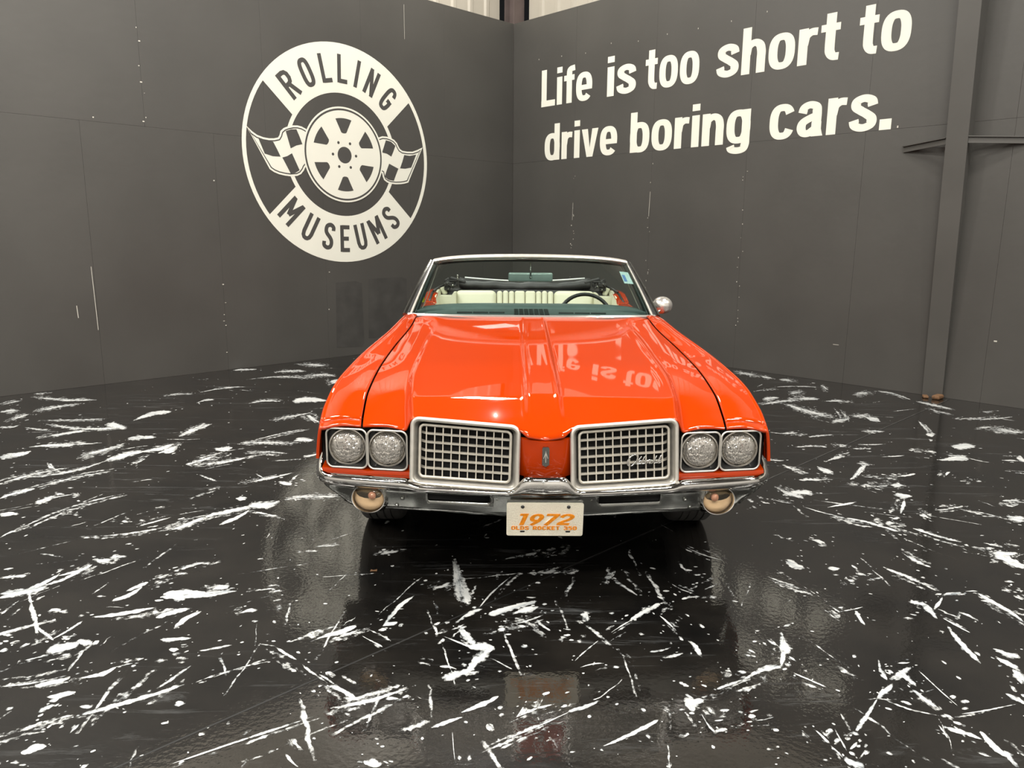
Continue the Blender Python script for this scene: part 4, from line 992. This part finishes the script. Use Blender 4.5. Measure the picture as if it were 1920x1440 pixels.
def bumper():
    ss = sorted(set([blen[-1] * k / 84 for k in range(85)]))
    full = []
    def at_s(s):
        i = max(0, min(len(blen) - 2, next((j for j in range(len(blen) - 1) if blen[j + 1] >= s), len(blen) - 2)))
        t = (s - blen[i]) / (blen[i + 1] - blen[i]); p = bpath[i].lerp(bpath[i + 1], t); d = (bpath[min(i + 6, 399)] - bpath[max(i - 6, 0)]).normalized()
        return p, Vector((d.y, -d.x, 0))
    # the parameter whose x equals the slot ends
    def s_of_x(x): return next(blen[j] for j in range(400) if bpath[j].x >= x)
    e0, e1 = s_of_x(SL0), s_of_x(SL1)
    ss = [s for s in ss if abs(s - e0) > .006 and abs(s - e1) > .006] + [e0, e1]; ss.sort()
    rows_of = []
    for s in ss:
        p, nrm = at_s(s); top = btop(s); bot = min(bbot(s), ZR - .003); h = top - ZR
        R = [(-.075, top + .001), (-.020, top + .0005), (-.010, top - .002), (-.003, top - h * .16), (0, top - h * .40), (-.001, top - h * .62), (-.006, top - h * .82), (-.016, top - h * .94), (-.022, ZR)]
        k0 = len(R)
        lows = [SLT, (SLT * 2 + SLB) / 3, (SLT + 2 * SLB) / 3, SLB]
        zl = [max(z, bot + (ZR - bot) * (1 - (i + 1) / 5.0)) if bot > .40 else z for i, z in enumerate(lows)]
        for z in zl: R.append((-.024 - .020 * (ZR - z) / .1, z))
        zlast = zl[-1]
        for k in (1, 2, 3): R.append((-.024 - .020 * (ZR - zlast) / .1 - .004 * k, zlast + (bot - zlast) * k / 3))
        R.append((R[-1][0] - .012, bot - .004)); R.append((R[-1][0] - .03, bot + .004))
        rows_of.append([p + nrm * o + Vector((0, 0, z)) for o, z in R])
    nr = len(rows_of[0])
    cols = [[Vector((-q.x, q.y, q.z)) for q in c] for c in reversed(rows_of[1:])] + rows_of
    xs2 = [c[4].x for c in cols]
    i_e = [ss.index(e0), ss.index(e1)]; off = len(rows_of) - 1
    def skip(i, j):
        if not (9 <= j < 12): return False
        k = i - off if i >= off else off - 1 - i
        return i_e[0] <= k < i_e[1]
    v = [q for c in cols for q in c]
    o = build('front_bumper', v, grid_faces(len(cols), nr, skip=skip), M['chrome'], car, smooth=60)
    o.data.materials.append(M['chrome_dull'])
    zmax = ZR + .001
    for pl_ in o.data.polygons:
        if max(o.data.vertices[i].co.z for i in pl_.vertices) < zmax: pl_.material_index = 1
    md = o.modifiers.new('thickness', 'SOLIDIFY'); md.thickness = 0.010; md.offset = -1
    md.offset = 0
    return o
bumper_o = bumper()
for s in S:
    m = MB(); m.box((s * .35, .10, .435), (.30, .02, .08)); m.make('bumper_slot_backing', M['void'], bumper_o)
    for bx, by_, bz in ((.580, .088, .428), (.605, .105, .392), (.19, .047, .442)):
        b_ = MB(); b_.lathe((s * bx, by_, bz), [(.0005, -.010), (.005, -.009), (.008, -.005), (.0095, .0), (.0095, .006)], 14)
        b_.make('bumper_bolt', M['chrome_dull'], bumper_o, smooth=True)
# park lamps
for s in S:
    cx, cz, yl = s * .722, .419, .108
    rot = Matrix.Rotation(s * math.radians(13), 4, 'Z') @ Matrix.Rotation(math.radians(-8), 4, 'X')
    pl = MB(); pl.lathe((0, 0, 0), [(.084, .05), (.080, .02), (.0765, -.002), (.0735, -.007), (.0700, -.006), (.0680, .002), (.0675, .012)], 44, 1.0, .80)
    po = pl.make('park_lamp', M['chrome'], car, smooth=50); po.matrix_local = Matrix.Translation((cx, yl, cz)) @ rot
    r_ = MB(); r_.lathe((0, 0, 0), [(.0680, .003), (.060, .008), (.045, .012), (.025, .014), (.0005, .015)], 36, 1.0, .80)
    r_.make('lamp_reflector', M['amber'], po, smooth=True)
    bb = MB(); bb.lathe((s * -.012, .006, .012), [(.0005, -.014), (.009, -.012), (.015, -.007), (.017, .0), (.015, .006), (.012, .010)], 20); bb.make('bulb', M['bulb'], po, smooth=True)
    ln = MB(); ln.lathe((0, 0, 0), [(.0690, .002), (.060, -.008), (.046, -.0135), (.025, -.017), (.0005, -.018)], 40, 1.0, .80); ln.make('lens', M['lens_amber'], po, smooth=True)

# number plate ----------------------------------------------------------
plate = empty('number_plate', (0, -.014, .380), parent=car); plate.rotation_euler = (math.radians(9), 0, 0)
m = MB(); m.flat(rrect(.1525, .0745, .009, 5), .0, -.0022); m.make('plate_panel', M['plate'], plate)
m = MB(); m.rbox((0, .005, .078), (.30, .012, .008), .002, 2); m.make('plate_bracket', M['chrome_dull'], plate)
for x in (-.089, .093):
    m = MB(); m.lathe((x, -.003, .056), [(.0005, -.003), (.004, -.003), (.0075, 0), (.0075, .004)], 14); m.make('plate_screw', M['black'], plate, smooth=True)
    m = MB(); m.flat(rrect(.0095, .0035, .003, 3), -.002, -.0029); o = m.make('plate_slot', M['void'], plate); o.location = (x, 0, -.055)
def plate_text(txt, x0, x1, z0, h, w, shear=0.0, gap=.10):
    tot = sum(UP2[c][0] if c != ' ' else .3 for c in txt) + gap * (len(txt) - 1); k = (x1 - x0) / tot; x = x0
    for c in txt:
        if c != ' ':
            mb = MB(); wd, shp = UP2[c]
            letter(mb, shp, lambda gx, gz, x=x, k=k: (x + gx * k + shear * gz * h, z0 + gz * h), w * (1 if shear else 1), w * (.85 if shear else 1), -.0034); mb.make('plate_letter', M['plate_text'], plate)
        x += ((UP2[c][0] if c != ' ' else .3) + gap) * k
UP2 = dict(UPPER)
UP2['1'] = (.42, [U((.26, 0), (.26, 1)), U((.0, .90), (.36, .90))])
UP2['9'] = (.62, [('C', arc(.31, .64, .20, .25, 0, 360, 30, 2.2)[:-1]), U((.50, .62), (.44, .36), (.20, 0))])
UP2['7'] = (.56, [U((.0, .90), (.56, .90)), U((.50, .95), (.16, 0))])
UP2['2'] = (.60, [U(*cm2([(.06, .68), (.16, .86), (.36, .90), (.52, .76), (.46, .54), (.22, .32), (.06, .13)])), U((0, .11), (.54, .11))])
plate_text('1972', -.118, .100, -.026, .052, .20, .42, .06)
plate_text('OLDS ROCKET 350', -.133, .128, -.047, .0165, .19, 0, .10)

# wheels ----------------------------------------------------------------
def wheel(first=None):
    t = MB(); hw = .107; prof = [(.20, -.08), (.215, -.10), (.255, -.112), (.295, -.112), (.320, -.102), (.332, -.088)]
    for gx in (-.055, -.02, .02, .055): prof += [(.335, gx - .004), (.328, gx - .003), (.328, gx + .003), (.335, gx + .004)]
    prof += [(.332, .088), (.320, .102), (.295, .112), (.255, .112), (.215, .10), (.20, .08)]
    return t.lathe((0, 0, 0), prof, 56, axis='x')
tyre_proto = None
for yc in (FW, RW):
    for s in S:
        w = empty('wheel', (s * .795, yc, .335), parent=car)
        if tyre_proto is None:
            tyre_proto = wheel().make('tyre', M['rubber'], w, smooth=40)
            r = MB(); r.lathe((0, 0, 0), [(.205, .09), (.195, .07), (.185, .075), (.17, .055), (.10, .045), (.07, .065), (.03, .07), (.0005, .07)], 40, axis='x'); rim_proto = r.make('rim', M['chrome_dull'], w, smooth=40)
            r = MB(); r.lathe((0, 0, 0), [(.0005, .085), (.035, .083), (.05, .075), (.052, .06)], 24, axis='x'); cap_proto = r.make('hub_cap', M['chrome'], w, smooth=40)
            ps = (w, s)
        else:
            instance(tyre_proto, w, name='tyre'); instance(rim_proto, w, name='rim'); instance(cap_proto, w, name='hub_cap')
        if s < 0: w.rotation_euler = (0, 0, math.pi)

# windshield ------------------------------------------------------------
def wbase(t): x = t * .775; return Vector((x, 1.862 + .07 * t ** 4 + .05 * t * t, .987 - .004 * t * t))
def wtop(t): x = t * .672; return Vector((x, 2.41 + .07 * t * t, 1.350 - .020 * t * t - .018 * t ** 6))
def wsurf(t, k):
    p = wbase(t).lerp(wtop(t), k); p.y -= .035 * math.sin(math.pi * k); return p
m = MB(); m.add([wsurf(-1 + i / 12, j / 10) for i in range(25) for j in range(11)], grid_faces(25, 11))
m.make('windshield_glass', M['glass'], car, smooth=True)
frame = empty('windshield_frame', parent=car)
m = MB(); m.tube([wbase(-1.02 + k / 12 * 1.02) + Vector((0, -.012, .001)) for k in range(25)], 1.0, prof=[(-.014, -.012), (.014, -.012), (.016, .006), (.004, .016), (-.012, .012)], up=(0, 0, 1))
m.make('lower_molding', M['chrome_soft'], frame, smooth=40)
m = MB(); m.tube([wtop(-1 + k / 12) + Vector((0, .005, .004)) for k in range(25)], 1.0, prof=[(-.030, -.006), (.0, -.012), (.024, -.012), (.030, -.004), (.022, .006), (-.012, .014), (-.030, .008)], up=(0, 0, 1))
m.make('header_molding', M['silver'], frame, smooth=30)
m = MB(); m.tube([wtop(-1 + k / 12) + Vector((0, -.006, -.013)) for k in range(25)], .0055, 6); m.make('header_bead', M['chrome'], frame, smooth=True)
m = MB(); m.tube([wtop(-.98 + k / 12 * .98) + Vector((0, .045, -.02)) for k in range(25)], 1.0, prof=[(-.028, -.014), (.028, -.014), (.028, .014), (-.028, .014)], up=(0, 0, 1)); m.make('header_trim', M['black'], frame, smooth=30)
for s in S:
    pts = [wsurf(s, k / 10) for k in range(11)]
    for off_, wd, mt, nm in ((.040, .017, 'chrome_dull', 'pillar_outer'), (.020, .012, 'black', 'pillar_channel'), (.004, .010, 'silver', 'pillar_molding')):
        m = MB(); path = []
        for i, p in enumerate(pts):
            k = i / 10; path.append(p + Vector((s * off_ * (1.05 - .45 * k), .012 + off_ * .6, 0)))
        m.tube(path, lambda t, wd=wd: wd * (1.0 - .35 * t), prof=[(-1, -.8), (1, -.8), (1, .5), (.4, 1), (-.4, 1), (-1, .5)], up=(0, -1, .3))
        m.make(nm, M[mt], frame, smooth=30)
    m = MB(); m.tube([p + Vector((s * -.018, .035, -.004)) for p in pts], .014, 6); m.make('pillar_inner_trim', M['teal_dark'], frame, smooth=True)
    m = MB(); m.tube([p + Vector((s * -.045 * math.sin(1.2 + 1.2 * i / 10), .075, -.01)) for i, p in enumerate(pts)], .0035, 5); m.make('pillar_seal', M['silver'], frame, smooth=True)
# cowl strip beside the hood rear edge
m = MB(); v = []
for i in range(25):
    t = -1 + i / 12; p = wbase(t); v += [(t * .735, 1.848, .972), (t * .76, 1.86, .972), (p.x, p.y + .01, p.z - .012)]
m.add(v, grid_faces(25, 3)); m.make('cowl_panel', M['orange'], car, smooth=True)

# stickers
m = MB(); a0, a1, k0, k1 = .865, .935, .60, .80
v = [wsurf(a, k) + Vector((0, .004, 0)) for a, k in ((.875, .585), (.965, .585), (.965, .80), (.875, .80))]
m.add(v, [(0, 1, 2, 3)]); st = m.make('windshield_sticker', M['sticker'], car, label='pale blue registration sticker')
m = MB(); v = [wsurf(a, k) + Vector((0, .0035, 0)) for a, k in ((.885, .62), (.915, .62), (.915, .74), (.885, .74))]; m.add(v, [(0, 1, 2, 3)]); m.make('sticker_print', M['blue'], st)
m = MB(); v = [Vector(p) for p in ((-.785, 2.30, 1.040), (-.722, 2.31, 1.040), (-.728, 2.31, 1.092))]; v2 = [p + Vector((0, .004, 0)) for p in v]
m.add(v + v2, [(0, 1, 2), (3, 4, 5), (0, 1, 4, 3), (1, 2, 5, 4), (2, 0, 3, 5)]); m.make('paper_tag', M['yellow'], car, label='yellow green triangular tag')

# dashboard --------------------------------------------------------------
dash = empty('dashboard', parent=car)
m = MB(); v = []
for i in range(31):
    t = -1 + i / 15; b_ = .04 * t ** 4
    for y, z in ((1.875 + .10 * abs(t) ** 3, .955), (1.90 + .10 * abs(t) ** 3, .982), (2.05 + .06 * t ** 4, 1.000), (2.205 - .05 * t ** 4, 1.010 - b_ * .4), (2.22 - .05 * t ** 4, .985)): v.append((t * .745, y, z))
m.add(v, grid_faces(31, 5)); m.make('dash_shelf', M['teal'], dash, smooth=40)
m = MB(); v = []
for i in range(31):
    t = -1 + i / 15; e = abs(t) ** 5
    for y, z in ((2.215, .98), (2.214, 1.008), (2.225, 1.021), (2.27, 1.030), (2.36, 1.034), (2.41, 1.027), (2.44, .99), (2.44, .80), (2.30, .62)): v.append((t * .742, y - .20 * e, z - .012 * e))
m.add(v, grid_faces(31, 9)); m.make('dash_pad', M['teal'], dash, smooth=40)
for c in (-.33, .33):
    for k in (-1, 0, 1):
        m = MB(); m.rbox((c + k * .105, 2.03, 1.0005), (.098, .016, .010), .004, 2); m.make('defroster_slot', M['teal_dark'], dash)
for k in range(7):
    m = MB(); m.rbox((-.099 + k * .033, 2.075, 1.0035), (.027, .20, .006), .002, 1, Matrix.Rotation(math.radians(4), 3, 'X')); m.make('speaker_grille', M['teal_dark'], dash)
# steering wheel
sw = empty('steering_wheel', (.405, 2.56, .905), parent=car); sw.rotation_euler = (math.radians(-24), 0, 0)
m = MB(); m.tube([(.19 * math.cos(2 * math.pi * k / 40), 0, .19 * math.sin(2 * math.pi * k / 40)) for k in range(40)], .0145, 8, closed=True); m.make('wheel_ring', M['black'], sw, smooth=True)
m = MB(); m.lathe((0, 0, 0), [(.0005, -.03), (.05, -.02), (.06, .02), (.02, .03), (.0005, .03)], 20)
m.bar((-.18, 0, .0), (.18, 0, .0), .03, .015); m.bar((0, 0, 0), (0, 0, -.18), .03, .015, (0, 1, 0)); m.make('wheel_hub', M['black'], sw, smooth=40)
# mirrors
mr = MB(); mr.rbox((0, 0, 0), (.305, .022, .062), .012, 3); o = mr.make('rear_view_mirror', M['mirror'], car, smooth=40); o.location = (0, 2.35, 1.214); o.rotation_euler = (math.radians(8), 0, 0)
m = MB(); m.tube([(0, -.012, 0), (0, -.022, .03), (0, .02, .10)], .005, 6); m.lathe((0, -.014, .0), [(.0005, -.006), (.006, -.004), (.007, .002)], 10); m.make('mirror_arm', M['chrome_dull'], o, smooth=True)
m = MB(); prof = [(.0005, -.048), (.018, -.046), (.034, -.038), (.047, -.022), (.054, .0), (.056, .020), (.052, .026)]
m.lathe((.885, 2.20, 1.040), prof, 32, 1.24, 1.05); smo = m.make('side_mirror', M['chrome_soft'], car, smooth=True)
m = MB(); m.tube([(.835, 2.20, .965), (.838, 2.185, .98), (.868, 2.165, 1.018)], lambda t: .011 - .004 * t, 8); m.make('mirror_stalk', M['chrome'], smo, smooth=True)
m = MB(); m.lathe((.885, 2.224, 1.040), [(.0005, 0), (.052, 0)], 32, 1.24, 1.05); m.make('mirror_glass', M['reflector'], smo)

# seats -------------------------------------------------------------------
rs = empty('rear_seat', parent=car)
tilt = Matrix.Rotation(math.radians(-12), 3, 'X')
def cushion(x0, x1, ztop, name, yoff=0.0, bev=.035):
    m = MB(); m.rbox(((x0 + x1) / 2, 3.93 + yoff, ztop - .27), (x1 - x0 - .003, .13, .54), min(bev, (x1 - x0) / 2.2), 4, tilt); return m.make(name, M['cream'], rs, smooth=40)
cushion(-.63, -.255, 1.012, 'seat_bolster', -.005, .05); cushion(.255, .63, 1.012, 'seat_bolster', -.005, .05)
for s in S:
    for k in range(3): cushion(s * .255 - (s > 0) * 0 - (.0533 * (k + 1) if s > 0 else -.0533 * k), s * .255 - (.0533 * k if s > 0 else -.0533 * (k + 1)), 1.004 + .003 * (k % 2), 'seat_pleat', .005, .022)
cushion(-.095, .0, 1.005, 'seat_pleat', .006, .02); cushion(.0, .095, 1.005, 'seat_pleat', .006, .02)
m = MB(); m.rbox((0, 3.62, .52), (1.26, .55, .18), .05, 3); m.make('seat_base', M['cream'], rs, smooth=40)
for s in S:
    m = MB(); m.flat([(s * .60, .55), (s * .775, .55), (s * .775, .955), (s * .76, .968), (s * .655, .968), (s * .635, 1.0), (s * .615, 1.0)], 3.97, 3.80); m.make('side_bolster', M['cream'], rs)
    fs = empty('front_seat', (s * .36, 3.0, .30), parent=car)
    m = MB(); m.rbox((0, -.22, .10), (.54, .52, .18), .05, 3); m.make('seat_base', M['cream'], fs, smooth=40)
    m = MB(); m.rbox((0, .08, .30), (.54, .13, .44), .05, 3, tilt); m.make('seat_back', M['cream'], fs, smooth=40)
    # quarter trim, belt trim and the raised quarter top that shows through the windshield
    m = MB(); v = []
    for y, xa, xb, zt in ((3.25, .735, .775, .945), (3.5, .745, .785, .965), (3.7, .752, .792, .99), (3.95, .752, .790, 1.015), (4.2, .735, .770, 1.01)):
        v += [(s * xa, y, .55), (s * (xa + .01), y, zt - .02), (s * (xa + .02), y, zt), (s * xb, y, zt)]
    m.add(v, grid_faces(5, 4)); m.make('quarter_trim', M['cream'], car, smooth=40)
    m = MB(); m.tube([(s * .790, 3.25, .955), (s * .805, 3.5, .974), (s * .812, 3.7, 1.0), (s * .800, 3.95, 1.022), (s * .74, 4.2, 1.035)], .011, 8); m.make('belt_molding', M['black'], car, smooth=True)
    m = MB(); v = []
    for y, xa, z in ((3.30, .806, .955), (3.5, .822, .972), (3.7, .828, 1.0), (3.9, .822, 1.012), (4.3, .80, .995)): v += [(s * (xa - .02), y, z - .01), (s * xa, y, z + .012), (s * (xa + .030), y, z + .006), (s * (xa + .045), y, z - .03)]
    m.add(v, grid_faces(5, 4)); m.make('quarter_top', M['orange'], car, smooth=40)
m = MB(); m.rbox((0, 2.9, .35), (1.5, 2.0, .04), .01, 1); m.make('cabin_floor', M['black'], car)

# folded top ----------------------------------------------------------------
ft = empty('folded_top', parent=car)
m = MB(); v = []; nx = 33
for i in range(nx):
    t = -1 + 2 * i / (nx - 1); x = t * .60; lift = .030 * abs(t) ** 1.6; sag = .004 * math.sin(9 * t) + .003 * math.sin(23 * t)
    ring_ = []
    for k in range(16):
        a = 2 * math.pi * k / 16; ring_.append((x, 4.15 + (.11 + .01 * math.sin(7 * t)) * math.cos(a), 1.035 + lift + sag + (.050 + .006 * math.sin(5 * t + a)) * math.sin(a)))
    v += ring_
fcs = []
for i in range(nx - 1):
    for k in range(16): fcs.append((i * 16 + k, i * 16 + (k + 1) % 16, i * 16 + 16 + (k + 1) % 16, i * 16 + 16 + k))
fcs += [tuple(range(16)), tuple(range((nx - 1) * 16, nx * 16))]
m.add(v, fcs); m.make('top_roll', M['canvas'], ft, smooth=True)
m = MB(); m.tube([(-.55 + 1.1 * k / 20, 4.10, 1.087 + .030 * abs(-1 + k / 10) ** 1.6) for k in range(21)], .0075, 6); m.make('white_piping', M['white'], ft, smooth=True)
m = MB(); v = []
for i in range(21):
    t = -1 + i / 10
    for y, z in ((3.99, .93), (4.0, 1.0), (4.15, 1.01), (4.40, 1.0), (4.44, .965)): v.append((t * .70, y, z + .01 * (1 - t * t)))
m.add(v, grid_faces(21, 5)); m.make('top_boot', M['canvas'], ft, smooth=True)
for s in S:
    q = random.Random(3)
    m = MB()
    for k in range(9):
        c = Vector((s * (.665 + q.uniform(-.045, .05)), 4.0 + q.uniform(-.06, .08), 1.055 + q.uniform(-.05, .045)))
        m.rbox(c, (q.uniform(.02, .055), q.uniform(.03, .08), q.uniform(.015, .04)), .004, 1, Matrix.Rotation(q.uniform(-.7, .7), 3, 'Y'))
    m.tube([(s * .62, 4.05, 1.085), (s * .69, 3.98, 1.09), (s * .72, 3.9, 1.06)], .012, 6); m.make('hinge_linkage', M['black'], ft, smooth=40)
    m = MB(); m.rbox((s * .61, 4.06, 1.098), (.14, .05, .022), .006, 2, Matrix.Rotation(s * -.25, 3, 'Y')); m.make('top_bow_end', M['canvas'], ft)
    m = MB(); m.tube([(s * .71, 3.98, 1.06), (s * .76, 3.85, 1.045), (s * .80, 3.72, 1.02)], .010, 6); m.make('side_rail', M['black'], ft, smooth=True)
    m = MB(); m.rbox((s * .735, 4.0, 1.005), (.05, .05, .09), .02, 3, Matrix.Rotation(s * .4, 3, 'Y')); m.make('pivot_cover', M['cream'], ft, smooth=40)
    for k, (dx, dz, r) in enumerate(((-.03, .0, .008), (.01, -.03, .007), (.02, .02, .006))):
        m = MB(); m.lathe((s * (.68 + dx), 3.93, 1.055 + dz), [(.0005, -.006), (r, -.004), (r, .02)], 10); m.make('hinge_bolt', M['chrome_dull'], ft, smooth=True)
m = MB(); m.tube([(-.612, 4.03, 1.10), (-.612, 4.03, 1.128)], .005, 6); m.lathe((-.612, 4.03, 1.138), [(.0005, -.010), (.008, -.006), (.010, 0), (.008, .006), (.0005, .010)], 12, axis='z'); m.make('latch_pin', M['chrome'], ft, smooth=True)
